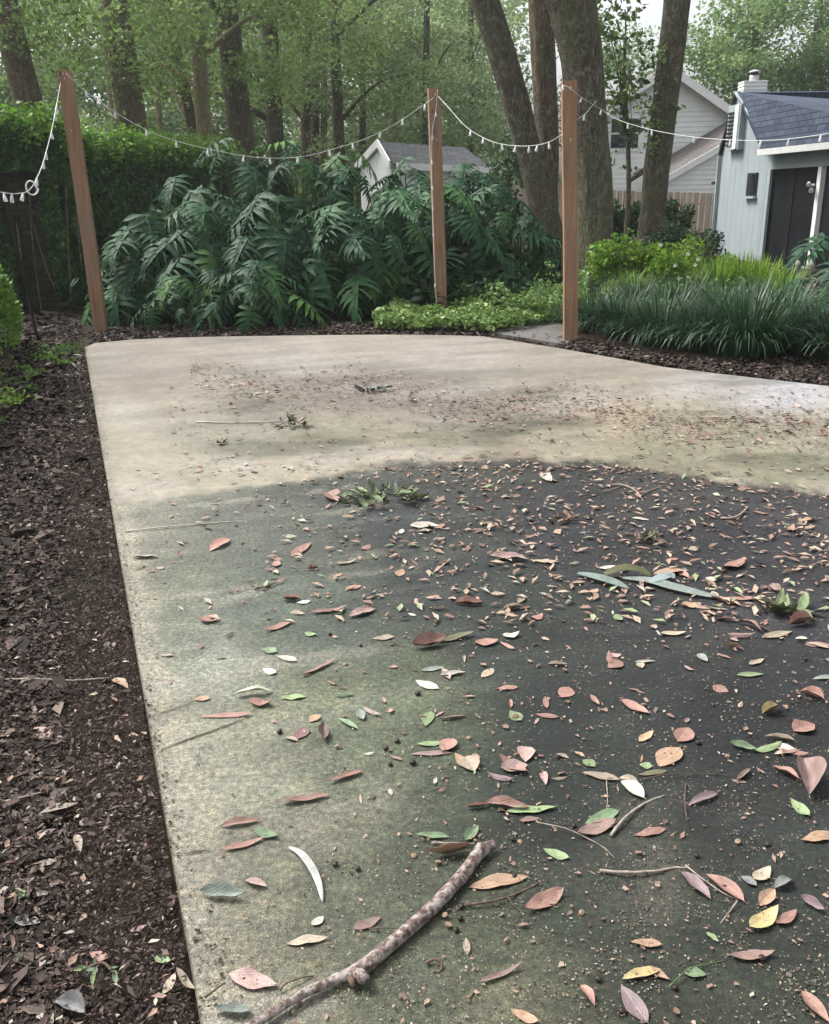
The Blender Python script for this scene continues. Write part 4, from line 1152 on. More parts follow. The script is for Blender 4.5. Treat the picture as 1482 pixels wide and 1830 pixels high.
# ------------------------------------------------------------------ houses, shed, fence
G['white_siding'] = m_plain('white lap siding', (.80, .82, .80), .6, .3, 3, .05, .1, .003, (1, 1, 4), dirt=((.62, .64, .58), .5))
G['white_trim'] = m_plain('white painted trim', (.82, .83, .81), .5, .3, 6, .06, .05)
G['blue_siding'] = m_plain('pale blue grey stucco', (.33, .38, .40), .7, .25, 3, .08, .15, .003, (6, 6, .6), dirt=((.26, .295, .30), .5))
def m_shingle(name, a, b, scale=1.0):
    k = NT(name)
    br = k.n("ShaderNodeTexBrick")
    br.inputs["Scale"].default_value = 1.0
    br.inputs["Color1"].default_value = (*a, 1); br.inputs["Color2"].default_value = (*b, 1); br.inputs["Mortar"].default_value = (*[c * .35 for c in a], 1)
    br.inputs["Mortar Size"].default_value = .008; br.inputs["Brick Width"].default_value = .3; br.inputs["Row Height"].default_value = .12
    k.l(k.coord((scale, scale, scale), "UV"), br.inputs["Vector"])
    n = k.noise(k.geo(), 22, 5, .7)
    c = k.mix(1.0, br.outputs["Color"], k.ramp(n, [(.3, (.7, .7, .7)), (.7, (1.45, 1.4, 1.35))]), 'MULTIPLY')
    k.base(c); k.rough(.9, .15); k.bump(k.math('ADD', n, br.outputs["Fac"]), .5, .01)
    return k.m
G['shingle_blue'] = m_shingle('slate blue shingles', (.045, .058, .088), (.075, .093, .135))
G['shingle_grey'] = m_shingle('grey shingles', (.075, .08, .09), (.12, .125, .135))
G['shingle_brown'] = m_shingle('brown shingles', (.13, .12, .12), (.18, .165, .16))
k_ = NT('dark window glass'); k_.base((.015, .018, .022)); k_.rough(.08, .6); G['glass'] = k_.m
G['screen'] = m_plain('dark insect screen', (.006, .007, .010), .6, .15, 3, .4, 0, dirt=((.022, .025, .03), .5))

def slab(name, quad, thick, mat, parent, uv=True):
    q = [Vector(p) for p in quad]
    n = (q[1] - q[0]).cross(q[3] - q[0]).normalized()
    if n.z < 0: n = -n
    m_ = MB(); lo = [p - n * thick for p in q]
    m_.hexa(lo, q)
    me = mesh(name, m_.v, m_.f)
    if uv:
        ux = (q[1] - q[0]).normalized(); uy = n.cross(ux)
        ul = me.uv_layers.new(name='UVMap')
        for lp in me.loops:
            v = me.vertices[lp.vertex_index].co - q[0]
            ul.data[lp.index].uv = (v.dot(ux), v.dot(uy))
    return link(name, me, mat, parent)
def wall_strip(name, a, b, z0, z1, th, mat, parent):
    """vertical wall from a to b (xy), thickness away to the left of a->b"""
    a = Vector((a.x, a.y, 0)); b = Vector((b.x, b.y, 0)); d = (b - a).normalized(); n = Vector((-d.y, d.x, 0)) * th
    m_ = MB(); m_.hexa([a + Vector((0, 0, z0)), b + Vector((0, 0, z0)), b + n + Vector((0, 0, z0)), a + n + Vector((0, 0, z0))], [a + Vector((0, 0, z1)), b + Vector((0, 0, z1)), b + n + Vector((0, 0, z1)), a + n + Vector((0, 0, z1))])
    return m_.build(name, mat, parent)
def siding(name, o, d, prof, z0, z1, step, mat, parent, proud=.02):
    """lap boards on a vertical plane: o origin, d horizontal unit; prof(z)->(u0,u1)"""
    d = Vector(d).normalized(); n = Vector((d.y, -d.x, 0))
    m_ = MB(); z = z0
    while z < z1 - .01:
        zt = min(z + step, z1)
        u0, u1 = prof(z); v0, v1 = prof(zt)
        if u1 - u0 > .05:
            m_.hexa([o + d * u0 + n * proud + Vector((0, 0, z)), o + d * u1 + n * proud + Vector((0, 0, z)), o + d * u1 - n * .01 + Vector((0, 0, z)), o + d * u0 - n * .01 + Vector((0, 0, z))],
                    [o + d * v0 + n * .003 + Vector((0, 0, zt)), o + d * v1 + n * .003 + Vector((0, 0, zt)), o + d * v1 - n * .01 + Vector((0, 0, zt)), o + d * v0 - n * .01 + Vector((0, 0, zt))])
        z = zt
    return m_.build(name, mat, parent)

def grey_house():
    A = P(1360, 470, -.04)
    C = Q(1279, 400, A.y * 1.13); C.z = 0
    B = P(1620, 506, -.04)
    ze = Q(1363, 268, A.y).z
    root = empty('grey_house', (A.x, A.y, 0), 'pale blue-grey house with dark slate roof and dark screened porch', 'house')
    X = lambda p, z: Vector((p.x, p.y, z))
    # gable wall
    dAC = (C - A); dAC.z = 0; L = dAC.length; u = dAC.normalized()
    n_out = Vector((u.y, -u.x, 0)); n_out = n_out if n_out.dot(Vector((0, -1, 0))) > 0 else -n_out
    _d = ray(1319, 166); _o = Vector((0, 0, CAMH)); Rg = _o + _d * ((A - _o).dot(n_out) / _d.dot(n_out)); zr = Rg.z
    prof = [X(A, -.1), X(C, -.1), X(C, ze - .05), Vector((Rg.x, Rg.y, zr - .06)), X(A, ze - .05)]
    m_ = MB(); m_.prism(prof, -n_out * .06); m_.build('gable_wall', G['blue_siding'], root)
    # vertical board grooves as battens
    m_ = MB()
    for i in range(1, 9):
        p = A + u * L * i / 9.0 - n_out * .016
        frac = i / 9; zt = ze + (zr - ze) * (1 - abs(frac - .5) * 2) - .1
        m_.box((p + n_out * .008) + Vector((0, 0, zt / 2)), (.02, .022, zt), Matrix.Rotation(math.atan2(u.y, u.x), 3, 'Z'))
    m_.build('batten', G['blue_siding'], root)
    # porch facade: header beam, posts, knee, screens
    f = (B - A); f.z = 0; Lf = f.length; fu = f.normalized(); fn = Vector((fu.y, -fu.x, 0))
    if fn.y > 0: fn = -fn
    zt = Q(1365, 303, A.y).z
    wall_strip('header', A, B, zt, ze, .18, G['blue_siding'], root)
    # posts located from the picture
    def along(px):
        # where the view ray through px (near eye level) meets the facade line
        d = ray(px, 380); s = Vector((0, 0, 0))
        den = d.x * fu.y - d.y * fu.x
        t = (A.x * fu.y - A.y * fu.x) / den
        return Vector((d.x * t, d.y * t, 0))
    M = Matrix.Rotation(math.atan2(fu.y, fu.x), 3, 'Z')
    for px, w in ((1361, .10), (1456, .13), (1580, .13)):
        p = along(px); m_ = MB(); m_.box(p + Vector((0, 0, (zt - .06) / 2)) - fn * .06, (w, .12, zt + .05), M)
        m_.build('porch_post', G['white_trim'] if px != 1361 else G['blue_siding'], root)
    for a_, b_ in ((1362, 1455), (1457, 1579)):
        a, b = along(a_), along(b_)
        q = MB(); a2, b2 = a - fn * .10, b - fn * .10
        q.hexa([a2 + Vector((0, 0, -.05)), b2 + Vector((0, 0, -.05)), b2 - fn * .02 + Vector((0, 0, -.05)), a2 - fn * .02 + Vector((0, 0, -.05))], [a2 + Vector((0, 0, zt + .02)), b2 + Vector((0, 0, zt + .02)), b2 - fn * .02 + Vector((0, 0, zt + .02)), a2 - fn * .02 + Vector((0, 0, zt + .02))])
        q.build('porch_screen', G['screen'], root)
        for tt in (.5,):
            c = a.lerp(b, tt) - fn * .085
            q = MB(); q.box(c + Vector((0, 0, zt / 2)), (.03, .02, zt), M); q.build('screen_bar', G['dark_bar'], root)
    # roof plane
    B2 = Q(1640, 186, Rg.y + .4)
    eo = fn * .25
    e0, e1 = X(A, ze + .02) + eo - fu * .06, X(B, ze + .02) + eo
    slab('roof', [e0, e1, B2, Vector((Rg.x, Rg.y, zr + .03)) + n_out * .06], .06, G['shingle_blue'], root)
    # left slope, mostly hidden
    slab('roof', [X(C, ze) + u * .1 + n_out * .06, Vector((Rg.x, Rg.y, zr + .02)) + n_out * .06, Vector((Rg.x, Rg.y, zr + .02)) - n_out * 4, X(C, ze) + u * .1 - n_out * 4], .06, G['shingle_blue'], root)
    # gutter
    g0, g1 = e0 + fn * .06 + Vector((0, 0, -.06)), e1 + fn * .06 + Vector((0, 0, -.06))
    q = MB(); q.hexa([g0 - Vector((0, 0, .07)), g1 - Vector((0, 0, .07)), g1 - fn * .1 - Vector((0, 0, .07)), g0 - fn * .1 - Vector((0, 0, .07))], [g0 + fn * .02 + Vector((0, 0, .05)), g1 + fn * .02 + Vector((0, 0, .05)), g1 - fn * .1 + Vector((0, 0, .05)), g0 - fn * .1 + Vector((0, 0, .05))])
    q.build('gutter', G['white_trim'], root)
    # rake trim on the gable
    for s0, s1 in ((X(A, ze), Vector((Rg.x, Rg.y, zr))), (X(C, ze), Vector((Rg.x, Rg.y, zr)))):
        q = MB(); q.tube([s0 + n_out * .05, s1 + n_out * .05], .035, 6); q.build('rake_trim', G['blue_siding'] if s0.y < A.y + .1 else G['dark_bar'], root)
    # downspout on far corner
    q = MB(); p = X(C, 0) + n_out * .05; q.box(p + Vector((0, 0, ze / 2)), (.07, .06, ze)); q.build('downspout', G['blue_siding'], root)
    # louvred chase on the gable: box with slats and a white strip
    def gp(px, py):     # point on the gable plane
        d = ray(px, py); o_ = Vector((0, 0, CAMH)); t = (A - o_).dot(n_out) / d.dot(n_out) ; return o_ + d * t
    c0, c1 = gp(1309, 240), gp(1331, 240)
    zt_, zb_ = gp(1320, 188).z, gp(1320, 268).z
    q = MB(); cc = (c0 + c1) / 2; w = (c1 - c0).length
    q.box(Vector((cc.x, cc.y, (zt_ + zb_) / 2)) + n_out * .07, (w, .14, zt_ - zb_), Matrix.Rotation(math.atan2(u.y, u.x), 3, 'Z')); q.build('vent_box', G['blue_siding'], root)
    zz = zb_ + .12
    while zz < zt_ - .12:
        q = MB(); q.box(Vector((cc.x, cc.y, zz)) + n_out * .15 + u * w * .22, (w * .42, .03, .04), Matrix.Rotation(math.atan2(u.y, u.x), 3, 'Z')); q.build('louver', G['dark_bar'], root); zz += .085
    q = MB(); q.box(Vector((cc.x, cc.y, (zt_ + zb_) / 2)) + n_out * .155 - u * w * .28, (w * .26, .03, (zt_ - zb_) * .96), Matrix.Rotation(math.atan2(u.y, u.x), 3, 'Z')); q.build('vent_trim', G['white_trim'], root)
    # small window
    w0, w1 = gp(1338, 330), gp(1354, 330); zt_, zb_ = gp(1346, 309).z, gp(1346, 350).z
    cc = (w0 + w1) / 2; w = (w1 - w0).length; MR = Matrix.Rotation(math.atan2(u.y, u.x), 3, 'Z')
    q = MB(); q.box(Vector((cc.x, cc.y, (zt_ + zb_) / 2)) + n_out * .02, (w, .05, zt_ - zb_), MR); wf = q.build('window', G['dark_bar'], root)
    q = MB(); q.box(Vector((cc.x, cc.y, (zt_ + zb_) / 2)) + n_out * .05 - u * w * .22, (w * .36, .02, (zt_ - zb_) * .85), MR); g_ = q.build('pane', G['glass'], wf)
    q = MB(); q.box(Vector((cc.x, cc.y, zb_ - .03)) + n_out * .05, (w * 1.2, .08, .05), MR); q.build('sill', G['blue_siding'], root)
    q = MB(); pj = gp(1281, 327); q.box(pj + n_out * .05, (.16, .1, .07), MR); q.build('wall_lamp', G['dark_bar'], root)
    # chimney
    ch = empty('chimney', Q(1345, 168, A.y + 1.4), 'white sided chimney with round metal cap on the slate roof', 'chimney')
    Yc = Rg.y + .35
    a, b = Q(1328, 175, Yc), Q(1369, 175, Yc); top = Q(1345, 144, Yc).z
    zb = zr - .12
    q = MB(); q.box(((a.x + b.x) / 2, Yc + .2, (zb + top) / 2), (b.x - a.x, .4, top - zb)); q.build('stack', G['white_siding'], ch)
    for k2 in range(4):
        q = MB(); z_ = zb + (top - zb) * (.35 + .2 * k2); q.box(((a.x + b.x) / 2, Yc + .2, z_), (b.x - a.x + .03, .43, .015)); q.build('siding_board', G['white_trim'], ch)
    cxx = (a.x + b.x) / 2 + .02
    q = MB(); q.tube([(cxx, Yc + .2, top), (cxx, Yc + .2, top + .13)], .11, 16); q.build('flue', G['metal'], ch, True)
    q = MB(); q.tube([(cxx, Yc + .2, top + .13), (cxx, Yc + .2, top + .20), ], .085, 16); q.build('flue_gap', G['dark_bar'], ch, True)
    q = MB(); q.tube([(cxx, Yc + .2, top + .195), (cxx, Yc + .2, top + .215), (cxx, Yc + .2, top + .25)], [.14, .13, .03], 16); q.build('cap', G['metal'], ch, True)
    # vent pipe on the roof
    q = MB(); vp = Q(1381, 200, A.y + .75); q.tube([vp - Vector((0, 0, .12)), vp + Vector((0, 0, .2))], .028, 10); o = q.build('vent_pipe', G['dark_bar'], None, True); tag(o, 'short black vent pipe sticking out of the slate roof', 'pipe')
    # flood lamp on the porch post
    fl = empty('flood_lamp', along(1450) + fn * .1 + Vector((0, 0, 1.6)), 'white twin flood lamp on the porch post', 'lamp')
    for (x, y) in ((1446, 327), (1450, 338)):
        p = along(1450) + fn * .16; pz = Q(x, y, p.y)
        q = MB(); q.tube([pz, pz + Vector((-.03, -.07, -.03)), pz + Vector((-.035, -.075, -.035))], [.03, .05, .03], 12); q.build('lamp_head', G['white_plastic'], fl, True)
    q = MB(); pz = Q(1453, 331, along(1450).y - .05); q.tube([pz, pz + Vector((.05, .08, 0))], .03, 10); q.build('bracket', G['white_plastic'], fl, True)
G['dark_bar'] = m_plain('dark bronze metal', (.022, .022, .026), .5, .3, 10, .2, 0)
grey_house()

def white_house():
    Y = 33.0
    root = empty('white_house', (Q(1190, 330, Y).x, Y, 0), 'two-storey white siding house with gabled roof behind the picket fence', 'house')
    pk = Q(1192, 126, Y); el = Q(1062, 222, Y); er = Q(1309, 208, Y); zeav = (el.z + er.z) / 2
    x0, x1 = Q(1080, 330, Y).x, Q(1303, 330, Y).x
    slope = (pk.z - er.z) / (er.x - pk.x)
    topz = lambda x: pk.z - slope * abs(x - pk.x)
    m_ = MB(); m_.prism([(x0, Y, -.1), (x1, Y, -.1), (x1, Y, topz(x1)), (pk.x, Y, pk.z), (x0, Y, topz(x0))], (0, 5, 0)); m_.build('wall', G['white_siding'], root)
    def prof(z):
        if z < min(topz(x1), topz(x0)): return (0, x1 - x0)
        h = (pk.z - z) / slope
        return (max(0, pk.x - h - x0), min(x1 - x0, pk.x + h - x0))
    siding('siding', Vector((x0, Y, 0)), (1, 0, 0), prof, .2, pk.z, .16, G['white_siding'], root)
    ov = .35
    for s in (-1, 1):
        far = (x1 + .25) if s > 0 else (x0 - .25)
        z_ = pk.z - slope * abs(far - pk.x)
        slab('roof', [(pk.x, Y - ov, pk.z + .14), (far, Y - ov, z_ + .14), (far, Y + 5, z_ + .14), (pk.x, Y + 5, pk.z + .14)], .1, G['shingle_brown'], root)
        q = MB(); q.prism([(pk.x, Y - ov - .01, pk.z + .16), (far, Y - ov - .01, z_ + .16), (far, Y - ov - .01, z_ - .12), (pk.x, Y - ov - .01, pk.z - .12)], (0, -.05, 0)); q.build('rake_board', G['white_trim'], root)
    # window with mullions
    a, b = Q(1093, 213, Y), Q(1139, 264, Y); cx, cz = (a.x + b.x) / 2, (a.z + b.z) / 2; w, h = b.x - a.x, a.z - b.z
    q = MB(); q.box((cx, Y - .03, cz), (w + .22, .06, h + .22)); wf = q.build('window', G['white_trim'], root)
    q = MB(); q.box((cx, Y - .07, cz), (w, .02, h)); q.build('pane', G['glass'], wf)
    q = MB(); q.box((cx, Y - .085, cz), (w, .02, .05)); q.build('mullion', G['white_trim'], wf)
    # lower wing in front
    Y2 = 31.0
    p0, p1 = Q(1188, 318, Y2), Q(1285, 262, Y2)
    t0, t1 = Q(1176, 290, Y2 + 1.9), Q(1308, 212, Y2 + 1.9)
    wing = MB(); wing.prism([(p0.x, Y2 + .1, -.1), (p1.x + .3, Y2 + .1, -.1), (p1.x + .3, Y2 + .1, p1.z + .1), (p0.x, Y2 + .1, p0.z - .05)], (0, 1.7, 0)); wing.build('wing_wall', G['white_siding'], root)
    sl = (p1.z - p0.z) / (p1.x - p0.x)
    def prof2(z):
        W_ = p1.x + .3 - p0.x
        if z < p0.z - .1: return (0, W_)
        return (min(W_, (z - p0.z + .1) / sl), W_)
    siding('wing_siding', Vector((p0.x, Y2 + .1, 0)), (1, 0, 0), prof2, .2, p1.z, .15, G['white_siding'], root)
    slab('wing_roof', [p0, p1, t1, t0], .08, G['shingle_brown'], root)
    q = MB(); q.prism([p0 + Vector((0, -.02, .04)), p1 + Vector((0, -.02, .04)), p1 + Vector((0, -.02, -.18)), p0 + Vector((0, -.02, -.18))], (0, -.06, 0)); q.build('fascia', G['white_trim'], root)
    # left low roof end
    a, b = Q(1128, 318, Y2), Q(1150, 300, Y2)
    q = MB(); q.prism([a, b, Q(1150, 312, Y2), Q(1128, 326, Y2)], (0, .5, 0)); q.build('eave_return', G['shingle_brown'], root)
white_house()

def shed():
    G1, G2 = Q(640, 292, 22.3), Q(702, 297, 20.5); ez = (G1.z + G2.z) / 2; G1.z = G2.z = ez
    ap = Q(680, 253, 21.4); E = Q(868, 302, 24.2); E.z = ez - .02
    RR = Q(830, 262, 25.2); RR.z = ap.z * .5 + RR.z * .5
    root = empty('garden_shed', (G2.x, G2.y, 0), 'small white garden shed with grey shingle roof behind the split-leaf plants', 'shed')
    gd = Vector((G2.x - G1.x, G2.y - G1.y, 0)); L = gd.length; gu = gd.normalized(); n = Vector((gu.y, -gu.x, 0))
    ins = .12
    a, b = G1 + gu * ins, G2 - gu * ins
    X = lambda p, z: Vector((p.x, p.y, z))
    m_ = MB(); m_.prism([X(a, -.1), X(b, -.1), X(b, ez), Vector((ap.x, ap.y, ap.z - .08)), X(a, ez)], -n * .12); m_.build('gable_wall', G['white_siding'], root)
    f = Vector((E.x - G2.x, E.y - G2.y, 0)); fu = f.normalized(); fn = Vector((fu.y, -fu.x, 0))
    wall_strip('long_wall', b + fu * .06, E - fu * .15, -.1, ez, .12, G['white_siding'], root)
    # plywood siding grooves
    q = MB()
    for i in range(1, 10):
        p = b.lerp(E - fu * .15, i / 10) + fn * .012
        q.box(X(p, ez / 2), (.03, .02, ez), Matrix.Rotation(math.atan2(fu.y, fu.x), 3, 'Z'))
    q.build('batten', G['white_trim'], root)
    slab('roof', [G2 + fn * .1 - fu * .05, E + fn * .1 + fu * .05, RR, ap - fu * .05], .06, G['shingle_grey'], root)
    slab('roof', [ap - fu * .05, RR, X(RR, ez) + (G1 - ap) * .9, G1 - fu * .05], .06, G['shingle_grey'], root)
    slab('roof', [E + fn * .1 + fu * .05, E + Vector((.2, 2.2, 0)), RR, RR + Vector((0, .02, 0))], .06, G['shingle_grey'], root)
    for s0, s1 in ((G1, ap), (G2, ap)):
        q = MB(); d = n * .05
        q.prism([s0 + d + Vector((0, 0, .05)), s1 + d + Vector((0, 0, .05)), s1 + d - Vector((0, 0, .12)), s0 + d - Vector((0, 0, .12))], n * .04); q.build('rake_board', G['white_trim'], root)
    q = MB(); s0, s1 = G2 + fn * .12 - fu * .05, E + fn * .12 + fu * .05
    q.prism([s0 + Vector((0, 0, .0)), s1, s1 - Vector((0, 0, .14)), s0 - Vector((0, 0, .14))], fn * .04); q.build('fascia', G['white_trim'], root)
    q = MB(); q.box(X(E - fu * .2, ez / 2) + fn * .03, (.09, .09, ez), Matrix.Rotation(math.atan2(fu.y, fu.x), 3, 'Z')); q.build('corner_board', G['white_trim'], root)
shed()

def fence():
    root = empty('picket_fence', (3, 23, 0), 'pale timber board fence running behind the oaks between the shed and the house', 'fence')
    a, b = Q(820, 345, 24.5), Q(1292, 345, 23.5)
    L = (Vector((b.x, b.y, 0)) - Vector((a.x, a.y, 0))).length
    u = Vector((b.x - a.x, b.y - a.y, 0)).normalized(); n = int(L / .15)
    t_ = bmesh.new(); bmesh.ops.create_cube(t_, size=1)
    for v in t_.verts: v.co = Vector((v.co.x * .138, v.co.y * .02, v.co.z * 1.9))
    bmesh.ops.bevel(t_, geom=[e for e in t_.edges if abs(e.verts[0].co.z - e.verts[1].co.z) > 1], offset=.006, segments=1, affect='EDGES')
    me = bpy.data.meshes.new('board'); t_.to_mesh(me); t_.free()
    k = NT('fence board'); oi = k.n("ShaderNodeObjectInfo")
    nn = k.noise(k.geo((20, 20, 1)), 2, 5)
    c = k.mix(.5, k.ramp(oi.outputs["Random"], [(0, (.36, .27, .20)), (.5, (.46, .37, .29)), (1, (.54, .46, .38))]), k.ramp(nn, [(.3, (.30, .23, .17)), (.7, (.58, .48, .38))]))
    k.base(c); k.rough(.85, .2); me.materials.append(k.m)
    for i in range(n):
        q = i / (n - 1); p = a.lerp(b, q)
        px = 820 + q * 470
        top = Q(px, np.interp(px, [820, 950, 1100, 1292], [331, 331, 340, 346]), p.y).z
        o = bpy.data.objects.new('board', me); COL.objects.link(o); o.parent = root
        o.location = Vector((p.x, p.y + random.uniform(-.006, .006), top - .95 + random.uniform(-.01, .01))) - root.location
        o.rotation_euler = (0, random.uniform(-.006, .006), math.atan2(u.y, u.x))
    for z in (.4, 1.2):
        q = MB(); q.tube([Vector((a.x, a.y + .05, z)), Vector((b.x, b.y + .05, z))], .04, 4); q.build('rail', G['picket'], root)
fence()

# pale stone ornament by the right philodendron
def stone():
    b = P(1432, 520, -.04); Y = b.y
    top = Q(1434, 462, Y)
    root = empty('stone_ornament', b, 'pale weathered stone ornament on a short pedestal below the porch', 'garden ornament')
    st = m_plain('pale lichened stone', (.42, .40, .34), .9, .2, 14, .3, .6, .01, dirt=((.12, .12, .08), .6))
    h = top.z
    prof = [(0, .17), (.06, .17), (.07, .13), (.3, .10), (.5, .12), (.62, .10), (.72, .15), (.8, .17)]
    q = MB(); q.tube([b + Vector((0, 0, z * h)) for z, r in prof], [r for z, r in prof], 14, True, lambda th, i, p: 1 + .08 * mnoise.noise((math.cos(th) * 3, math.sin(th) * 3, i * .7))); q.build('pedestal', st, root, True)
    for dx in (-.11, .09):
        q = MB(); q.tube([b + Vector((dx, 0, h * .78)), b + Vector((dx * 1.1, 0, h * .9)), b + Vector((dx * .9, 0, h * 1.02))], [.05, .06, .02], 8); q.build('finial', st, root, True)
stone()

# ------------------------------------------------------------------ mulch, litter
def m_tint(name, stops, rough=.85, spec=.2):
    k = NT(name); a = k.n("ShaderNodeAttribute"); a.attribute_name = 'tint'
    r = k.n("ShaderNodeValToRGB"); r.color_ramp.interpolation = 'LINEAR'; e = r.color_ramp.elements
    while len(e) < len(stops): e.new(.5)
    for el, (p, c) in zip(e, stops): el.position = p; el.color = (*c, 1)
    k.l(a.outputs["Fac"], r.inputs[0])
    n = k.noise(k.geo(), 120, 3)
    hs = k.n('ShaderNodeHueSaturation'); hs.inputs['Saturation'].default_value = .72 if 'mulch' in name else 1.0; k.l(r.outputs[0], hs.inputs['Color'])
    k.base(k.mix(1.0, hs.outputs[0], k.ramp(n, [(.3, (.65, .65, .65)), (.7, (1.3, 1.3, 1.3))]), 'MULTIPLY')); k.rough(rough, spec)
    return k.m
G['mulch'] = m_tint('bark mulch', [(0, (.008, .006, .005)), (.35, (.034, .021, .016)), (.6, (.072, .043, .032)), (.8, (.12, .076, .055)), (.92, (.18, .135, .10)), (1, (.29, .25, .20))])
G['grit'] = m_tint('pale grit', [(0, (.03, .025, .02)), (.4, (.10, .085, .065)), (.8, (.20, .18, .14)), (1, (.30, .285, .23))], .8, .2)
G['litter'] = m_tint('leaf litter', [(0, (.04, .026, .020)), (.3, (.12, .07, .05)), (.55, (.24, .15, .115)), (.75, (.32, .23, .17)), (.92, (.38, .34, .26)), (1, (.22, .26, .14))], .6, .3)
def chips(name, label, pts, size, mat, tint, asp=(.25, .6), tilt=.5, lift=.006):
    n = len(pts); C = np.array(pts, float)
    az = rng.uniform(0, 2 * math.pi, n)
    d = np.c_[np.cos(az), np.sin(az), rng.normal(size=n) * tilt * .6]; d /= np.linalg.norm(d, axis=1)[:, None]
    s = np.c_[-np.sin(az), np.cos(az), rng.normal(size=n) * tilt]; s /= np.linalg.norm(s, axis=1)[:, None]
    L = (size if np.ndim(size) else np.full(n, size)) * rng.uniform(.45, 1.5, n)
    Wd = L * rng.uniform(asp[0], asp[1], n)
    up = np.cross(d, s)
    C[:, 2] += lift + np.abs(rng.normal(size=n)) * lift
    a = C - d * (L / 2)[:, None]; t = C + d * (L / 2)[:, None]
    l = C + s * (Wd / 2)[:, None] + d * (L * rng.uniform(-.25, .25, n))[:, None] + up * (L * .1)[:, None]; r = C - s * (Wd / 2)[:, None] + d * (L * rng.uniform(-.25, .25, n))[:, None] + up * (L * .05)[:, None]
    V = np.stack([a, l, t, r], 1).reshape(-1, 3); idx = (np.arange(n) * 4)[:, None]
    Fc = np.hstack([idx, idx + 1, idx + 2, idx, idx + 2, idx + 3]).reshape(-1, 3)
    me = bpy.data.meshes.new(name); me.vertices.add(len(V)); me.vertices.foreach_set('co', V.ravel())
    me.loops.add(Fc.size); me.loops.foreach_set('vertex_index', Fc.ravel().astype(np.int32)); me.polygons.add(len(Fc)); me.polygons.foreach_set('loop_start', np.arange(0, Fc.size, 3, dtype=np.int32)); me.update(calc_edges=True)
    at = me.attributes.new('tint', 'FLOAT', 'POINT'); at.data.foreach_set('value', np.repeat(np.clip(tint, 0, 1), 4).astype(np.float32))
    me.materials.append(mat)
    o = link(name, me); tag(o, label, kind='stuff'); return o
def lex(y): return LA.x + (y - LA.y) * (LDIR.x / LDIR.y)
def mulch():
    n = 240000
    Y = .6 + 12.8 * rng.random(n) ** 1.75
    x = lex(Y) - .02 - rng.random(n) * np.interp(Y, [0, 1, 3, 6, 14], [.62, .75, 1.25, 1.9, 3.2])
    size = np.interp(Y, [0, 3, 13], [.010, .016, .05]) * np.exp(.40 * rng.normal(size=n))
    size = size * (1 + 1.1 * (rng.random(n) > .93))
    near_edge = (lex(Y) - x) < .28
    size = np.where(near_edge, size * .6, size)
    z = -.04 + .014 * rng.random(n)
    tint = np.clip(.42 + .27 * rng.normal(size=n) - .10 * near_edge + .22 * np_noise(x * 2.5, Y * 2.5, 101, 4), 0, 1)
    chips('mulch', 'dark brown bark mulch strip along the left edge of the patio', np.c_[x, Y, z], size, G['mulch'], tint)
    pts = []; 
    for i in range(14000):
        px = random.uniform(160, 1700); yb = np.interp(px, [p[0] for p in FAR_PX], [p[1] for p in FAR_PX])
        py = yb - random.random() ** 1.3 * (22 if px < 1300 else 60)
        if 885 < px < 1000 and random.random() < .9: continue
        p = P(px, py, -.035); pts.append(tuple(p))
    chips('mulch', 'dark mulch border behind the far edge of the patio', pts, .06, G['mulch'], .4 + .25 * rng.normal(size=len(pts)))
    pts = [tuple(P(random.uniform(1300, 1700), random.uniform(470, 520), -.035)) for i in range(3500)]
    chips('mulch', 'brown mulch below the screened porch', pts, .12, G['mulch'], .62 + .2 * rng.normal(size=3500))
    # leaf litter mixed in the mulch
    n = 1500; Y = .7 + 11 * rng.random(n) ** 1.5; x = lex(Y) - .05 - rng.random(n) ** 1.1 * np.interp(Y, [0, 1, 3, 6], [.62, .75, 1.25, 1.7])
    chips('leaf_litter', 'scraps of tan and rust leaves scattered in the mulch', np.c_[x, Y, np.full(n, -.025)], .024, G['litter'], .45 + .3 * rng.normal(size=n), (.25, .5), .35)
mulch()

# ------------------------------------------------------------------ fallen leaves
def fallen_leaf_mesh(seed, curl, fold, cup):
    r = random.Random(seed); V, Fa = [], []; n = 10; th = .012; tw = r.uniform(-.25, .25); jag = .05 if seed % 3 == 1 else .015
    asym = r.uniform(-.08, .08)
    for i in range(n + 1):
        t = i / n; w = max(0.012, math.sin(math.pi * t ** .85) ** .85) * .5
        y = t - .5
        z = curl * (abs(y) * 2) ** 2 * (1.0 if y > 0 else .7) + .02 * math.sin(t * 8 + seed)
        bx = asym * math.sin(math.pi * t)
        for s in (-1, -.5, 0, .5, 1):
            V.append((bx + s * w * (1 + jag * r.uniform(-1, 1)), y, z + tw * s * w * (t - .5) + fold * abs(s) * w * 2 * .5 + cup * s * w + .015 * math.sin(t * 14 + s * 3 + seed)))
    for i in range(n):
        for k in range(4):
            a = i * 5 + k; Fa.append((a, a + 1, a + 6, a + 5))
    # short stalk
    n0 = len(V)
    for (x, y, z) in ((-.012, -.5, .0), (.012, -.5, .0), (.010, -.60, .02), (-.008, -.60, .02), (0, -.55, .03)):
        V.append((x, y, z + curl * .7))
    Fa += [(n0, n0 + 1, n0 + 2, n0 + 3), (n0, n0 + 4, n0 + 3), (n0 + 1, n0 + 4, n0 + 2)]
    zmin = min(v[2] for v in V); V = [(x, y, z - zmin) for x, y, z in V]
    me = mesh('fallen_leaf', V, Fa); me.polygons.foreach_set('use_smooth', [True] * len(me.polygons))
    return me
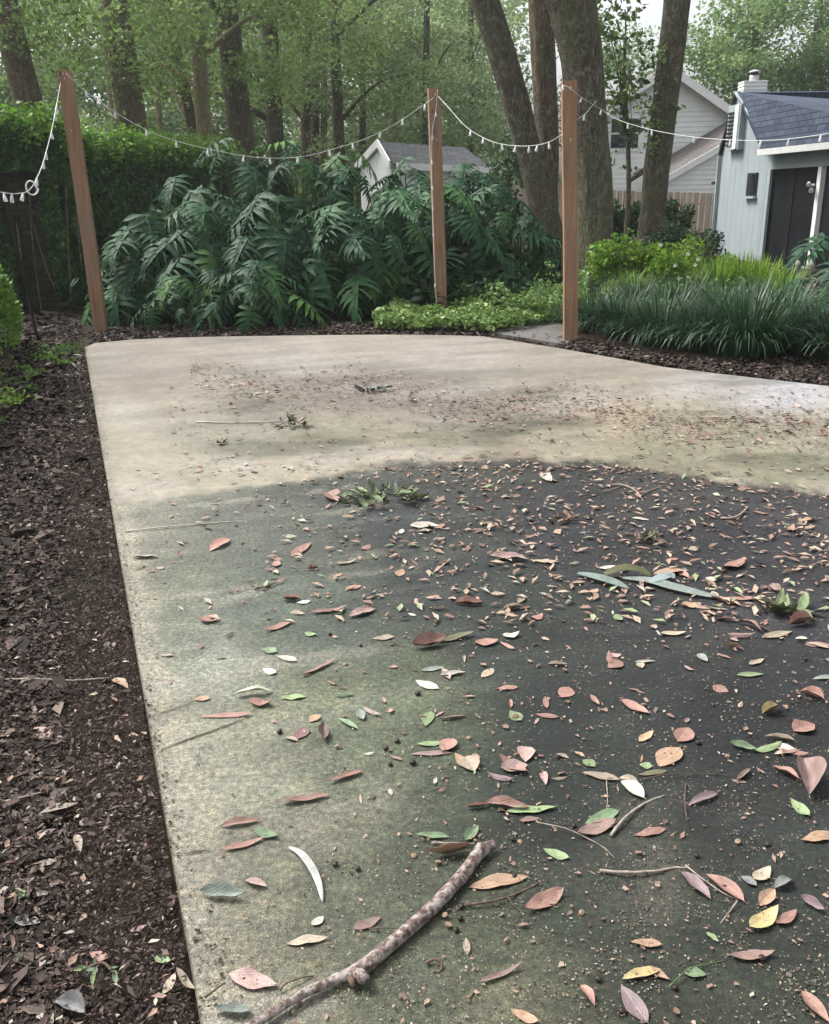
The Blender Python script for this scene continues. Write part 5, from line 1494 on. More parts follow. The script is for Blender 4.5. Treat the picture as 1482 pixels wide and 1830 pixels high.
def m_dead(name, top, vein, spots):
    k = NT(name)
    def q_(c, s=.78, d=.30):
        g = sum(c) / 3; return tuple((x * (1 - d) + g * d) * s for x in c)
    top, vein, spots = q_(top), q_(vein), q_(spots)
    co = k.coord()
    sep = k.n("ShaderNodeSeparateXYZ"); k.l(co, sep.inputs[0])
    ax = k.math('ABSOLUTE', sep.outputs[0])
    rib = k.ramp(ax, [(.0, (1, 1, 1)), (.035, (0, 0, 0))])
    wv = k.math('SINE', k.math('MULTIPLY', k.math('SUBTRACT', sep.outputs[1], k.math('MULTIPLY', ax, .9)), 55))
    n = k.noise(co, 4, 5, .65)
    oi = k.n("ShaderNodeObjectInfo")
    c = k.ramp(n, [(.3, tuple(x * .68 for x in top)), (.55, top), (.8, tuple(min(1, x * 1.25) for x in top))])
    hv = k.n("ShaderNodeHueSaturation"); k.l(c, hv.inputs["Color"]); k.l(k.math('ADD', k.math('MULTIPLY', oi.outputs["Random"], .5), .72), hv.inputs["Value"]); c = hv.outputs[0]
    c = k.mix(k.math('MULTIPLY', k.ramp(wv, [(.8, (0, 0, 0)), (1, (1, 1, 1))]), .12), c, vein)
    c = k.mix(k.math('MULTIPLY', rib, .6), c, vein)
    c = k.mix(k.ramp(k.noise(co, 11, 4), [(.62, (0, 0, 0)), (.70, (.8, .8, .8))]), c, spots)
    k.base(c); k.rough(.5, .4); k.bump(k.math('ADD', n, k.math('MULTIPLY', wv, .05)), .35, .012)
    return k.m
LM = {
 'salmon': m_dead('salmon dead leaf', (.42, .19, .13), (.50, .30, .22), (.16, .07, .05)),
 'red': m_dead('rust red dead leaf', (.42, .19, .13), (.42, .22, .16), (.12, .05, .035)),
 'brown': m_dead('brown dead leaf', (.27, .155, .12), (.30, .18, .13), (.07, .04, .03)),
 'darkred': m_dead('dark red leaf', (.22, .09, .09), (.26, .13, .12), (.06, .03, .03)),
 'pink': m_dead('dusty pink leaf', (.44, .26, .22), (.52, .38, .33), (.2, .1, .08)),
 'mauve': m_dead('mauve leaf', (.24, .15, .16), (.34, .25, .25), (.10, .06, .06)),
 'orange': m_dead('orange tan leaf', (.50, .28, .14), (.58, .40, .24), (.22, .10, .05)),
 'tan': m_dead('tan dead leaf', (.42, .32, .21), (.50, .42, .30), (.18, .12, .08)),
 'cream': m_dead('cream leaf underside', (.58, .54, .43), (.62, .60, .50), (.34, .28, .18)),
 'lime': m_dead('lime green leaf', (.24, .36, .12), (.36, .46, .22), (.30, .22, .08)),
 'green': m_dead('fresh green leaf', (.17, .28, .12), (.24, .38, .2), (.10, .16, .06)),
 'greygreen': m_dead('faded grey green leaf', (.20, .25, .20), (.28, .32, .27), (.14, .17, .13)),
 'grey': m_dead('grey leaf', (.20, .20, .20), (.28, .28, .28), (.1, .1, .1)),
 'yellow': m_dead('yellow leaf', (.55, .42, .12), (.60, .50, .24), (.42, .22, .08)),
 'olive': m_dead('olive brown leaf', (.13, .12, .05), (.22, .2, .1), (.06, .05, .03)),
}
WORD = dict(salmon='salmon', red='rust red', brown='brown', darkred='dark red', pink='dusty pink', mauve='mauve', orange='orange tan', tan='tan', cream='cream', lime='lime green', green='green', greygreen='grey-green', grey='grey', yellow='yellow', olive='olive brown')
FLM = []
for i in range(12):
    me = fallen_leaf_mesh(i, [.03, .10, .05, .20, .02, .08, .26, .04, .10, -.14, .30, .06][i], [.10, .22, .30, .12, .05, .5, .18, .25, .9, .3, .6, -.35][i], [0, .05, -.05, .1, 0, -.1, .04, .08, .1, .1, -.2, 0][i])
    me.materials.append(LM['salmon']); FLM.append(me)
def put_leaf(x0, y0, x1, y1, col, wr, label, group='fallen leaves on the patio', mi=None, z=.003):
    a, b = P(x0, y0), P(x1, y1)
    # short segments seen end-on would give over-long leaves
    L = (b - a).length
    L = min(max(L, .012), .17)
    ang = math.atan2((b - a).y, (b - a).x) - math.pi / 2
    o = bpy.data.objects.new('fallen_leaf', FLM[random.randrange(12) if mi is None else mi]); COL.objects.link(o)
    c = (a + b) / 2
    o.location = (c.x, c.y, z)
    o.rotation_euler = (random.uniform(-.04, .04), random.uniform(-.07, .07), ang + (math.pi if random.random() < .5 else 0))
    o.scale = (L * wr * 1.0, L, L * random.choice([.25, .4, .5, .6, .85]))
    o.material_slots[0].link = 'OBJECT'; o.material_slots[0].material = LM[col]
    tag(o, label, 'leaf', group)
    return o
HAND = [
 (515,1000,562,968,'red',.34),(374,986,410,966,'salmon',.4),(580,880,607,901,'salmon',.5),(555,1098,625,1088,'salmon',.2),(624,1105,673,1090,'pink',.35),(470,1132,522,1114,'salmon',.25),(358,1106,388,1112,'salmon',.9),
 (737,1160,800,1150,'salmon',.35),(765,1152,855,1135,'olive',.2),(535,1212,603,1180,'brown',.14),(468,1163,495,1168,'green',.6),(495,1174,531,1183,'cream',.4),(470,1198,493,1206,'cream',.6),(418,1246,490,1238,'cream',.22),
 (500,1250,548,1247,'lime',.35),(598,1245,632,1243,'green',.35),(743,1216,784,1233,'cream',.45),(787,1209,833,1203,'cream',.25),(860,1213,882,1197,'tan',.45),(526,1324,549,1302,'darkred',.55),(583,1402,650,1380,'red',.2),
 (500,1438,592,1423,'red',.2),(395,1479,468,1467,'salmon',.25),(398,1522,475,1500,'salmon',.22),(456,1484,498,1500,'green',.45),(744,1333,790,1330,'lime',.3),(733,1350,806,1347,'pink',.16),(813,1352,843,1378,'orange',.45),(893,1361,940,1386,'salmon',.4),
 (760,1300,771,1273,'lime',.45),(783,1289,834,1281,'pink',.16),(911,1274,932,1290,'lime',.7),(885,1232,926,1230,'red',.35),(957,1277,998,1283,'salmon',.4),(1110,1252,1160,1279,'salmon',.38),(1274,1227,1302,1238,'salmon',.8),
 (1317,1208,1365,1206,'lime',.3),(1428,1240,1473,1255,'salmon',.4),(1362,1279,1392,1266,'yellow',.5),(1211,1328,1231,1303,'salmon',.65),(1178,1372,1214,1339,'orange',.6),(1042,1360,1064,1372,'lime',.85),(1040,1383,1108,1396,'tan',.28),
 (1110,1397,1151,1430,'cream',.45),(1143,1369,1166,1372,'lime',.8),(1138,1387,1192,1379,'olive',.25),(1303,1332,1352,1346,'green',.3),(1348,1346,1397,1331,'lime',.3),(1383,1351,1430,1342,'tan',.3),(1433,1362,1445,1434,'pink',.42),
 (1413,1432,1446,1462,'lime',.45),(868,1437,947,1449,'salmon',.27),(905,1453,997,1445,'lime',.22),(832,1446,876,1440,'salmon',.25),(928,1469,965,1464,'brown',.35),(1031,1498,1100,1470,'brown',.35),(1045,1477,1106,1450,'green',.3),
 (1131,1495,1190,1484,'salmon',.27),(970,1522,1017,1537,'lime',.38),(1431,1505,1490,1490,'orange',.35),(1228,1441,1283,1421,'mauve',.22),(743,1494,802,1498,'green',.22),(831,1506,855,1480,'green',.45),(763,1533,842,1522,'orange',.24),
 (838,1588,945,1570,'orange',.26),(935,1633,1007,1597,'salmon',.32),(511,1689,588,1679,'tan',.25),(557,1656,579,1640,'cream',.6),(411,1743,497,1766,'pink',.40),(384,1807,450,1812,'greygreen',.38),(358,1600,442,1609,'greygreen',.25),
 (632,1663,682,1641,'brown',.4),(855,1760,936,1728,'brown',.14),(1217,1562,1270,1611,'mauve',.38),(1262,1565,1330,1614,'salmon',.34),(1324,1568,1352,1586,'grey',.6),(1383,1592,1416,1574,'grey',.4),(1346,1576,1376,1554,'tan',.5),
 (1358,1621,1384,1592,'orange',.45),(1430,1608,1473,1636,'mauve',.32),(1338,1666,1389,1628,'yellow',.38),(1387,1656,1423,1631,'red',.4),(1262,1667,1284,1686,'lime',.4),(1127,1687,1183,1692,'orange',.33),(1111,1754,1182,1735,'yellow',.28),
 (1152,1730,1197,1754,'orange',.35),(1223,1742,1263,1744,'green',.6),(1303,1713,1384,1708,'brown',.30),(1038,1764,1063,1801,'red',.42),(1110,1765,1158,1829,'mauve',.42),(1432,1774,1482,1830,'salmon',.42),
 (876,997,946,1003,'pink',.25),(733,941,787,943,'cream',.4),(968,849,986,864,'cream',.35),(1318,1114,1362,1131,'red',.35),(1362,1141,1416,1130,'tan',.3),(1298,1140,1350,1139,'pink',.14),(1438,1153,1490,1155,'salmon',.35),
 (1180,1133,1227,1133,'tan',.35),(951,1108,970,1101,'salmon',.8),(898,1140,929,1136,'cream',.6),(1086,1194,1113,1186,'red',.8),(978,1188,1016,1190,'tan',.25),(1135,1185,1172,1183,'cream',.2),(1268,1070,1327,1086,'orange',.25),
 (1293,1071,1366,1072,'salmon',.22),(1408,1121,1452,1113,'salmon',.35),(1338,1190,1366,1179,'tan',.3),(1294,1020,1330,1005,'salmon',.5),(1165,1030,1235,1020,'orange',.35),(1320,1260,1322,1262,'tan',.5),(950,1003,1000,1006,'tan',.3),
 (600,1010,640,1004,'tan',.3),(505,1073,540,1072,'salmon',.5),(530,1080,555,1076,'cream',.5),(625,1055,645,1047,'salmon',.7),(545,1133,566,1137,'lime',.6),(666,1143,705,1140,'tan',.4),(812,1080,866,1082,'salmon',.25),(900,1091,935,1085,'tan',.35),
 (236,998,285,996,'tan',.3),(346,1252,376,1250,'orange',.5),(355,1283,452,1279,'salmon',.12),(1068,1560,1075,1562,'brown',.5),(1012,1392,985,1395,'tan',.3),(1440,1150,1482,1160,'tan',.3),(1100,1100,1112,1112,'lime',.6),
]
def where(x, y):
    col = 'left' if x < 560 else 'middle' if x < 950 else 'right' if x < 1250 else 'far right'
    return col
LAND = [('the thick end of the big stick', 870, 1510), ('the knot of the big stick', 640, 1735), ('the white curved leaf', 550, 1560), ('the straight dark twig', 1150, 1556), ('the bent pale twig', 1135, 1455), ('the long grey palm blade', 1150, 1045),
        ('the green leafy sprig', 685, 892), ('the dark red upright leaf', 537, 1313), ('the scattered acorns', 820, 1640), ('the cream oval leaf', 1130, 1413), ('the olive leaf cluster', 1400, 1090), ('the soil-filled crack', 365, 1315), ('the pair of green winged leaves', 1350, 1340),
        ('the pale branching twigs', 1125, 880), ('the small dark twig bundle', 470, 1050)]
used_keys = {}
def leaf_label(col, wr, x, y, Lm):
    shape = 'slender' if wr < .24 else 'rounded' if wr > .55 else 'oval'
    size = 'large ' if Lm > .085 else 'small ' if Lm < .04 else ''
    l = min(LAND, key=lambda q: (q[1] - x) ** 2 + ((q[2] - y) * 1.6) ** 2)
    dx, dy = x - l[1], (y - l[2]) * 1.6
    rel = ('right of' if dx > 0 else 'left of') if abs(dx) > abs(dy) else ('in front of' if dy > 0 else 'beyond')
    key = (size, shape, col, rel, l[0]); k = used_keys.get(key, 0); used_keys[key] = k + 1
    o = ['', 'second ', 'third ', 'fourth ', 'fifth ', 'sixth ', 'seventh ', 'eighth ', 'ninth ', 'tenth '][min(k, 9)]  # counted from the farthest
    return f"{o}{size}{shape} {WORD[col]} leaf lying {rel} {l[0]}"
put_xy = []
allow = []
for (x0, y0, x1, y1, c, w) in HAND: allow.append((x0, y0, x1, y1, c, w))
cols = ['salmon'] * 6 + ['pink'] * 4 + ['tan'] * 5 + ['orange'] * 3 + ['cream'] * 3 + ['brown'] * 3 + ['red'] * 3 + ['lime', 'green', 'mauve', 'greygreen', 'olive']
dist_w = []
def density(px, py):
    """how thickly leaves lie there in the photograph"""
    if px < 215 + (py - 905) * .175 + 8: return 0
    yb = np.interp(px, [b[0] for b in BOUND], [b[1] for b in BOUND])
    if py < yb: return .12
    d = np.interp(px, [250, 450, 650, 900, 1100, 1482], [.12, .3, .55, .9, 1.0, 1.0])
    return d
n_ind = 300 - len(allow)
tries = 0
rnd_leaves = []
while len(rnd_leaves) < n_ind:
    px = random.uniform(230, 1500); py = random.uniform(905, 1400) if random.random() < .9 else random.uniform(1400, 1830)
    if random.random() > density(px, py): continue
    p = P(px, py)
    if py > 1180 and random.random() < .45: continue
    Lm = random.choice([.03, .035, .04, .045, .05, .06, .075, .085])
    a = random.uniform(0, math.pi)
    d = Vector((math.cos(a), math.sin(a), 0)) * Lm / 2
    (X, Yp) = proj([p - d, p + d])
    rnd_leaves.append((X[0], Yp[0], X[1], Yp[1], random.choice(cols), random.choice([.18, .25, .3, .35, .4, .5, .7])))
rnd_leaves.sort(key=lambda q: -q[1])
for (x0, y0, x1, y1, c, w) in allow + rnd_leaves:
    Lm = (P(x0, y0) - P(x1, y1)).length
    put_leaf(x0, y0, x1, y1, c, w, leaf_label(c, w, (x0 + x1) / 2, (y0 + y1) / 2, Lm))

# the many small ones farther off, and scraps
def scraps():
    n = 0; pts = []; 
    while len(pts) < 1100:
        px = random.uniform(230, 1700); py = 825 + 290 * random.random() ** 1.3
        if random.random() > density(px, py): continue
        pts.append(tuple(P(px, py, .004)))
    chips('small_fallen_leaves', 'many small tan and salmon leaves across the dark middle of the patio', pts, .046, G['litter'], .66 + .2 * rng.normal(size=len(pts)), (.22, .45), .22, .004)
    pts = []
    while len(pts) < 12000:
        px = random.uniform(230, 1600); py = random.uniform(825, 1830) 
        if random.random() > density(px, py) * (.12 + .88 * (np_noise(np.array([px / 60.]), np.array([py / 30.]), 61, 4)[0] > .08)): continue
        pts.append(tuple(P(px, py, .002)))
    pts2 = []
    while len(pts2) < 3200:
        px = random.uniform(230, 1600); py = 835 + 1000 * random.random() ** 2.2
        if random.random() > density(px, py): continue
        pts2.append(tuple(P(px, py, .003)))
    chips('leaf_crumbs', 'broken leaf crumbs and flakes strewn over the dark concrete', pts2, np.interp([p[1] for p in pts2], [1.2, 2.5, 5], [.006, .011, .022]) * np.exp(.4 * rng.normal(size=len(pts2))), G['litter'], .5 + .2 * rng.normal(size=len(pts2)), (.3, .8), .3, .002)
    chips('grit', 'fine pale husks and grit speckled over the algae-dark concrete', pts, .0036 * np.exp(.4 * rng.normal(size=len(pts))), G['grit'], rng.random(len(pts)), (.5, .9), .4, .001)
    pts = []
    for i in range(5200):
        px = random.uniform(340, 1482); py = 696 + 34 * random.gauss(0, .6) + (px - 600) * .09 + 12 * math.sin(px / 60)
        if py < 640: continue
        pts.append(tuple(P(px, py, .004)))
    for i in range(1500):
        px = random.uniform(300, 1482); py = random.uniform(690, 850); pts.append(tuple(P(px, py, .004)))
    chips('debris', 'thin drift of brown leaf debris on the washed part of the patio', pts, .021 * np.exp(.4 * rng.normal(size=len(pts))), G['litter'], .36 + .24 * rng.normal(size=len(pts)), (.3, .7), .3, .004)
    pts = []
    for i in range(2600):
        t = random.random() ** 1.4; Y = .9 + 9.3 * t; x = lex(Y) + abs(random.gauss(0, .022 + .03 * (math.sin(Y * 5) > .3))) - .012; pts.append((x, Y, .002))
    chips('soil_crumbs', 'crumbs of soil along the left edge of the patio', pts, .0048 * np.exp(.4 * rng.normal(size=len(pts))), G['mulch'], .42 + .2 * rng.normal(size=len(pts)), (.5, 1), .3, .001)
scraps()

# acorns and seed husks
def acorn_mesh():
    q = MB(); prof = [(0, .0005), (.001, .004), (.004, .0068), (.008, .0072), (.012, .006), (.0155, .003), (.017, .0004)]
    q.tube([(z - .008, 0, .007) for z, r in prof], [r for z, r in prof], 10)
    me = mesh('acorn', q.v, q.f); me.polygons.foreach_set('use_smooth', [True] * len(me.polygons)); me.materials.append(m_plain('dark acorn', (.02, .013, .01), .5, .3, 60, .4, 0)); return me
def cap_mesh():
    q = MB(); prof = [(0, .0075), (.003, .0078), (.006, .006), (.008, .002), (.0085, .0004)]
    q.tube([(0, 0, z) for z, r in prof], [r for z, r in prof], 10)
    me = mesh('acorn_cap', q.v, q.f); me.materials.append(m_plain('acorn cup', (.20, .14, .10), .8, .2, 80, .4, .4, .001)); return me
AC, AP = acorn_mesh(), cap_mesh()
ac_list = [(795, 1640), (825, 1622), (822, 1643), (802, 1657), (815, 1664), (1206, 1768), (1209, 1812), (1070, 1752), (916, 1502), (740, 1530), (600, 1547), (1112, 1810), (1040, 1632), (1095, 1480), (1026, 1478), (1318, 1508), (1372, 1512), (920, 1568), (783, 1544),
 (697, 1368), (738, 1366), (602, 1337), (500, 1310), (710, 1327), (838, 1320), (747, 1242), (836, 1242), (617, 1188), (645, 1155), (590, 1135), (1083, 1385), (1440, 1180), (1248, 1330), (1010, 1200), (1362, 1715), (1245, 1532), (930, 1505), (640, 1555), (770, 1130), (1150, 1262), (690, 1340), (565, 1062), (1300, 1352), (1420, 1290)]
for i, (x, y) in enumerate(ac_list):
    o = bpy.data.objects.new('acorn' if i % 3 else 'empty_acorn', AC if i % 3 else AP); COL.objects.link(o)
    o.location = P(x, y, .001); o.rotation_euler = (random.uniform(-.2, .2) if i % 3 else random.choice([0, 2.8]) , 0, random.uniform(0, 6.28)); s = random.uniform(.75, 1.0) if y > 1450 else random.uniform(.8, 1.2); o.scale = (s, s * 1.1, s * .8)
    if o.rotation_euler.x > 1: o.location.z = .010
    l = min(LAND, key=lambda q: (q[1] - x) ** 2 + ((q[2] - y) * 1.6) ** 2)
    dx, dy = x - l[1], (y - l[2]) * 1.6
    rel = ('right of' if dx > 0 else 'left of') if abs(dx) > abs(dy) else ('in front of' if dy > 0 else 'beyond')
    nm = 'dark acorn' if i % 3 else 'pale empty acorn cup'
    key = (nm, rel, l[0]); k = used_keys.get(key, 0); used_keys[key] = k + 1
    tag(o, f"{['', 'second ', 'third ', 'fourth ', 'fifth ', 'sixth '][min(k, 5)]}{nm} lying {rel} {l[0]}", 'acorn', 'acorns and cups on the patio')

# ------------------------------------------------------------------ sticks and twigs
G['stick'] = m_bark('pale stick bark', (.10, .075, .06), (.36, .29, .25), (.12, .10, .08), .3)
def m_stick():
    k = NT('speckled stick bark')
    n = k.noise(k.geo(), 55, 5, .7); n2 = k.noise(k.geo(), 190, 4, .7)
    c = k.ramp(n, [(.36, (.05, .032, .026)), (.46, (.13, .095, .08)), (.56, (.29, .25, .23)), (.75, (.40, .36, .34))])
    k.base(c); k.rough(.85, .2); k.bump(k.math('ADD', n, n2), .7, .004); return k.m
G['stick'] = m_stick()
G['twig_pale'] = m_plain('pale twig', (.25, .21, .175), .8, .2, 60, .4, .3, .001)
G['white_twig'] = m_plain('bleached straw', (.42, .40, .34), .8, .2, 60, .2, .2, .001)
G['twig_dark'] = m_plain('dark twig', (.09, .065, .05), .8, .2, 60, .4, .3, .001)
def big_stick():
    pp = [(380, 1872), (455, 1830), (530, 1782), (595, 1752), (645, 1732), (700, 1686), (765, 1630), (820, 1572), (848, 1535), (862, 1516)]
    rr = [.0085, .009, .0095, .010, .016, .0145, .0150, .0150, .0155, .0165]
    path = smooth_path([P(x, y, .017) for x, y in pp], 6)
    r = np.interp(np.linspace(0, 1, len(path)), np.linspace(0, 1, len(rr)), rr)
    root = empty('fallen_stick', P(645, 1732), 'thick pale speckled stick lying diagonally across the near concrete', 'stick')
    q = MB(); q.tube(path, list(r), 14, True, lambda th, i, p: 1 + .16 * mnoise.noise((math.cos(th) * 2, math.sin(th) * 2, i * .8)) + .08 * mnoise.noise((math.cos(th) * 5, math.sin(th) * 5, i * 2.0)))
    q.build('shaft', G['stick'], root, True)
    c = P(636, 1738, .020)
    q = MB(); q.tube([c, c + Vector((.014, -.016, .008)), c + Vector((.022, -.028, .010))], [.015, .013, .010], 10, True, lambda th, i, p: 1 + .2 * math.sin(th * 3 + i)); q.build('knot', G['stick'], root, True)
    q = MB(); q.tube([c + Vector((-.01, -.012, .0)), c + Vector((-.002, -.03, -.006))], [.008, .006], 8); q.build('broken_stub', G['twig_dark'], root, True)
    e = P(868, 1510, .02)
    q = MB(); q.tube([P(855, 1526, .017), P(872, 1514, .019), P(884, 1508, .020)], [.015, .012, .008], 10, True, lambda th, i, p: 1 + .25 * math.sin(th * 2 + i)); q.build('broken_end', G['stick'], root, True)
big_stick()
def twig(label, segs, r, mat, z=.006):
    a = P(*segs[0][0])
    root = empty('twig', a, label, 'twig', 'twigs fallen on the patio')
    for k, s in enumerate(segs):
        path = smooth_path([P(x, y, z + (.006 * math.sin(i * 1.4 + k))) for i, (x, y) in enumerate(s)], 4)
        q = MB(); rr = r if k == 0 else r * .55
        q.tube(path, list(np.linspace(rr, rr * .6, len(path))), 7, True, lambda th, i, p: 1 + .15 * math.sin(i * 2.1 + th)); q.build('stem' if k == 0 else 'side_stem', G[mat], root, True)
twig('bent pale twig right of the cream oval leaf', [[(1092, 1493), (1112, 1467), (1135, 1447), (1160, 1432), (1187, 1422)]], .0045, 'twig_pale')
twig('straight dark twig ending at the mauve and salmon leaves', [[(1072, 1556), (1120, 1559), (1170, 1557), (1205, 1551), (1232, 1551)], [(1225, 1546), (1255, 1570), (1300, 1600), (1330, 1608)], [(1318, 1610), (1305, 1628), (1288, 1650)]], .004, 'twig_pale')
twig('dark forked twig right of the big stick', [[(828, 1618), (870, 1612), (905, 1604), (935, 1592), (962, 1579)], [(908, 1603), (918, 1618), (932, 1630), (946, 1656)]], .0032, 'twig_dark')
twig('thin wiry stalk curving under the brown leaf', [[(962, 1470), (1010, 1480), (1050, 1498), (1080, 1515), (1098, 1533)]], .0016, 'twig_pale')
twig('thin upright stalk above the green and brown leaf pair', [[(1084, 1395), (1086, 1425), (1084, 1450)]], .0014, 'twig_pale')
twig('thin mauve stalk crossing the dark stain', [[(1226, 1400), (1224, 1432), (1228, 1466)], [(1225, 1438), (1205, 1428)]], .002, 'twig_dark')
twig('short dark twig near the lower left edge', [[(366, 1783), (385, 1768), (402, 1756)]], .0028, 'twig_dark')
twig('dark curved twig left of the big stick', [[(500, 1770), (512, 1757), (540, 1747), (562, 1744)]], .0022, 'twig_dark')
twig('thin stalk leading to the big stick end', [[(772, 1506), (812, 1507), (850, 1508)]], .003, 'twig_pale')
twig('pale straw line across the left of the concrete', [[(222, 950), (290, 942), (360, 936), (442, 930)]], .0035, 'white_twig', .004)
twig('pale branching twigs at the far right of the stain', [[(1085, 868), (1110, 866), (1135, 876), (1150, 895)], [(1078, 878), (1095, 874), (1112, 868)], [(1150, 880), (1175, 872), (1190, 868)]], .006, 'twig_pale')
twig('curved pale twig near the right edge of the stain', [[(1288, 926), (1315, 924), (1335, 908), (1330, 905)]], .006, 'twig_pale')
twig('small dark twig bundle among the leaves at left', [[(455, 1053), (475, 1048), (495, 1040)], [(462, 1045), (468, 1035)], [(470, 1055), (482, 1045), (478, 1038)], [(450, 1048), (470, 1050)]], .004, 'twig_dark')
twig('thin twig line on the washed concrete', [[(350, 754), (420, 755), (505, 753)]], .006, 'white_twig', .004)
twig('dry forked stalk in front of the pair of green leaves', [[(1150, 1392), (1190, 1384), (1240, 1382), (1310, 1385)], [(1245, 1380), (1235, 1370)], [(1275, 1383), (1290, 1376)]], .0018, 'twig_dark')
twig('brown curled husk stalk in front of the big stick', [[(762, 1722), (776, 1714), (790, 1722), (786, 1736), (774, 1736)]], .004, 'twig_dark')
twig('thin stalk beside the small brown leaf left of the big stick', [[(660, 1660), (690, 1658), (715, 1660)]], .0018, 'twig_dark')
twig('looping thin green stalk by the small green leaf', [[(1195, 1765), (1215, 1745), (1240, 1728), (1300, 1716)]], .0014, 'petiole')
twig('fallen twig lying in the near left mulch', [[(0, 1215), (60, 1213), (130, 1216), (210, 1210)]], .004, 'twig_pale', -.02)
twig('pale twig lying in the mulch below the first', [[(0, 1435), (40, 1425), (80, 1415)]], .004, 'twig_pale', -.02)

# strap blades
def strap(name, label, pts, w, col, z=.004, arch=.0):
    path = smooth_path([P(x, y, z) for x, y in pts], 5); N = len(path)
    V, Fa = [], []
    for i, p in enumerate(path):
        t = i / (N - 1); d = path[min(i + 1, N - 1)] - path[max(i - 1, 0)]; n = Vector((-d.y, d.x, 0)).normalized()
        ww = w * (math.sin(math.pi * min(1, .06 + t * .94)) ** .6) * .5 + .0006
        up = Vector((0, 0, arch * math.sin(math.pi * t)))
        V += [p - n * ww + up, p + up + Vector((0, 0, -.12 * ww + .003)), p + n * ww + up + Vector((0, 0, .25 * ww))]
    for i in range(N - 1):
        a = i * 3; Fa += [(a, a + 1, a + 4, a + 3), (a + 1, a + 2, a + 5, a + 4)]
    me = mesh(name, V, Fa); me.polygons.foreach_set('use_smooth', [True] * len(me.polygons))
    k = NT(name + ' colour'); n_ = k.noise(k.geo((1, 1, 1)), 30, 4)
    k.base(k.ramp(n_, [(.3, tuple(c * .7 for c in col)), (.7, tuple(min(1, c * 1.2) for c in col))])); k.rough(.5, .4)
    return link(name, me, k.m)
tag(strap('curved_leaf', 'x', [(518, 1514), (538, 1530), (557, 1556), (570, 1583), (577, 1612)], .017, (.29, .29, .27), .004, .012), 'long curved white leaf tapering to a dark tip left of the big stick', 'leaf')
tag(strap('palm_blade', 'x', [(1033, 1024), (1065, 1034), (1098, 1044), (1125, 1052)], .045, (.13, .165, .145), .012, .01), 'left grey-green palm blade lying on the dark stain', 'leaf', 'palm blades on the stain')
tag(strap('palm_blade', 'x', [(1112, 1032), (1160, 1040), (1200, 1052), (1245, 1062), (1296, 1070)], .05, (.16, .19, .17), .008, .01), 'long grey-green palm blade slanting right across the dark stain', 'leaf', 'palm blades on the stain')
tag(strap('palm_blade', 'x', [(1080, 1026), (1110, 1022), (1140, 1024), (1165, 1030)], .05, (.06, .06, .02), .02, .02), 'dark olive curled blade on top of the palm blades', 'leaf', 'palm blades on the stain')
tag(strap('palm_blade', 'x', [(1160, 1040), (1180, 1036), (1196, 1030), (1205, 1034)], .045, (.19, .23, .22), .015, .01), 'short pale blue-green blade beside the orange leaf', 'leaf', 'palm blades on the stain')

# leafy sprigs
def sprig(label, px, py, n, R, cols_, size, h=.05):
    c = P(px, py, .004)
    root = empty('leafy_sprig', c, label, 'sprig', 'broken leafy sprigs on the patio')
    q = MB(); q.tube(smooth_path([c + Vector((-R * .8, 0, .006)), c + Vector((0, .02, h * .4)), c + Vector((R * .7, -.01, .01))], 4), .003, 6); q.build('stem', G['twig_dark'], root, True)
    for i in range(n):
        a = random.uniform(0, 6.28); rr = R * random.random() ** .6
        o = bpy.data.objects.new('leaf', FLM[random.randrange(8)]); COL.objects.link(o); o.parent = root
        L = size * random.uniform(.7, 1.25)
        o.location = (math.cos(a) * rr, math.sin(a) * rr * .55, random.uniform(.004, h * (1 - rr / R * .6)))
        o.rotation_euler = (random.uniform(-.3, .9), random.uniform(-.5, .5), a - math.pi / 2 + random.uniform(-.6, .6)); o.scale = (L * .32, L, L)
        o.material_slots[0].link = 'OBJECT'; o.material_slots[0].material = LM[random.choice(cols_)]
LM['sprig'] = m_dead('sprig green leaf', (.16, .22, .07), (.30, .36, .16), (.10, .10, .04)); LM['sprigdark'] = m_dead('dark sprig leaf', (.05, .075, .03), (.12, .15, .07), (.04, .04, .02))
sprig('broken sprig of green leaves at the near side of the washed concrete', 685, 895, 46, .26, ['sprig', 'sprig', 'sprigdark', 'lime'], .085, .09)
sprig('tiny green sprig on the washed concrete at left', 522, 762, 14, .13, ['sprigdark', 'sprig', 'tan'], .10, .09)
sprig('tiny green sprig in the brown debris drift', 668, 699, 14, .16, ['sprigdark', 'greygreen'], .09, .06)
sprig('small brown tuft on the washed concrete', 398, 793, 6, .05, ['brown', 'olive'], .06, .03)
sprig('olive leaf cluster with a green leaf near the right edge', 1400, 1092, 14, .11, ['olive', 'olive', 'sprig', 'lime'], .10, .05)
sprig('dark crumpled leaf bundle among the small leaves', 1160, 970, 8, .12, ['olive', 'brown'], .07, .04)
sprig('crumpled brown leaf bundle right of the palm blades', 1015, 930, 10, .12, ['brown', 'tan', 'salmon'], .06, .03)
sprig('small weed sprouting in the near left mulch', 45, 1604, 5, .02, ['green', 'lime'], .03, .03)
sprig('green weed sprigs among the mulch near the lower edge', 178, 1740, 9, .05, ['lime', 'green'], .028, .02)

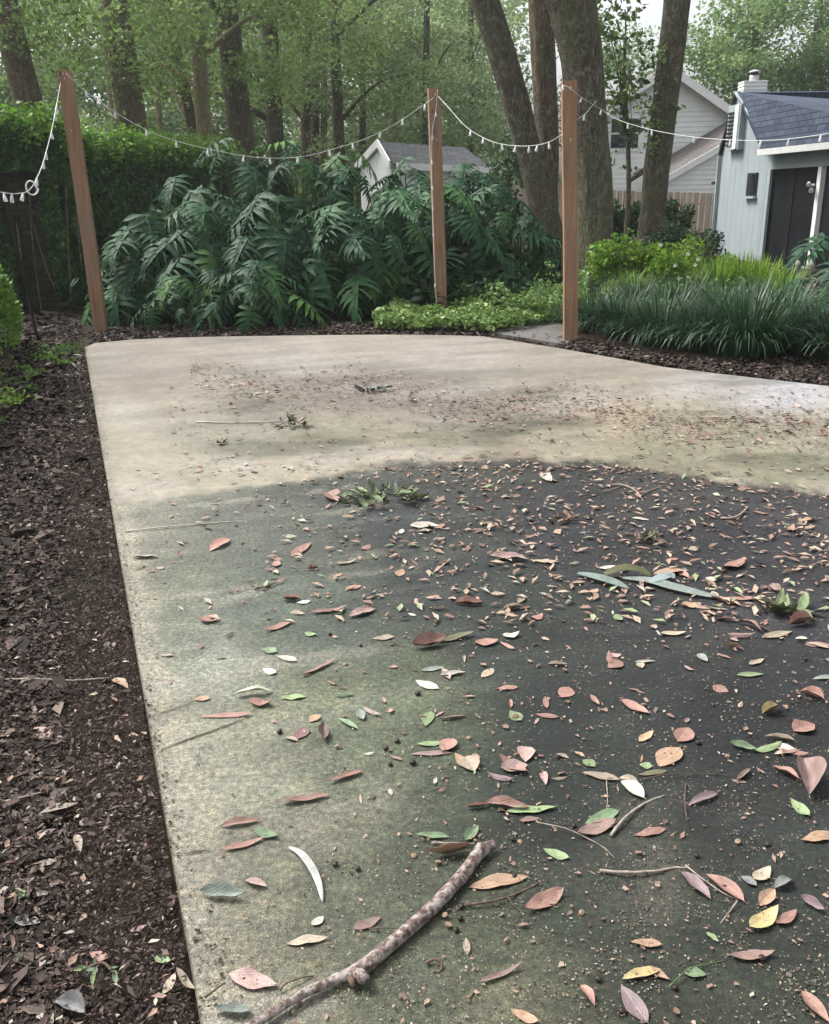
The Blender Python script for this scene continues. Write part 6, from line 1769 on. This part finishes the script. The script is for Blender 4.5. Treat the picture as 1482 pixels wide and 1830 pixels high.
# leaves lying in the mulch
for i, (x0, y0, x1, y1, c, w, l) in enumerate([
 (290, 1768, 312, 1728, 'tan', .35, 'tan leaf on the mulch beside the near slab edge'), (315, 1722, 350, 1765, 'tan', .2, 'slender tan leaf touching the near slab edge'), (0, 1612, 30, 1578, 'orange', .4, 'orange tan leaf at the left edge of the mulch'),
 (20, 1575, 62, 1558, 'brown', .35, 'brown leaf above the weed in the mulch'), (22, 1628, 70, 1640, 'grey', .5, 'grey leaf under the weed in the mulch'), (275, 1695, 303, 1705, 'lime', .6, 'small lime leaf on the near mulch'),
 (95, 1780, 150, 1800, 'grey', .5, 'curled grey leaf at the bottom of the mulch'), (112, 1390, 136, 1384, 'tan', .5, 'tan leaf in the middle of the mulch strip'), (90, 1750, 130, 1735, 'red', .4, 'rust leaf near the bottom of the mulch'),
 (158, 1690, 190, 1700, 'salmon', .5, 'salmon leaf in the near mulch'), (200, 1205, 228, 1220, 'orange', .4, 'orange leaf by the slab edge in the mulch'), (134, 1480, 142, 1510, 'tan', .3, 'slender upright tan leaf in the mulch'),
 (230, 1650, 262, 1640, 'brown', .4, 'brown leaf beside the slab in the near mulch'), (60, 1480, 100, 1470, 'mauve', .4, 'mauve leaf in the left mulch'), (20, 1700, 62, 1712, 'olive', .4, 'olive leaf in the lower left mulch'), (60, 1290, 90, 1310, 'brown', .5, 'dark brown leaf in the upper mulch')]):
    put_leaf(x0, y0, x1, y1, c, w, l, 'leaves lying on the mulch', z=-.022)

# ------------------------------------------------------------------ air
def haze():
    q = MB(); q.box((-8, 38, 11.0), (120, 96, 24.2))
    k = NT('damp air'); k.t.nodes.remove(k.b)
    v = k.n("ShaderNodeVolumePrincipled"); v.inputs["Color"].default_value = (.86, .93, .90, 1); v.inputs["Density"].default_value = HAZE; v.inputs["Anisotropy"].default_value = .3
    k.l(v.outputs[0], k.out.inputs["Volume"])
    o = q.build('haze', k.m); tag(o, 'thin pale damp air between the far trees', kind='stuff')
HAZE = 0.0010
haze()
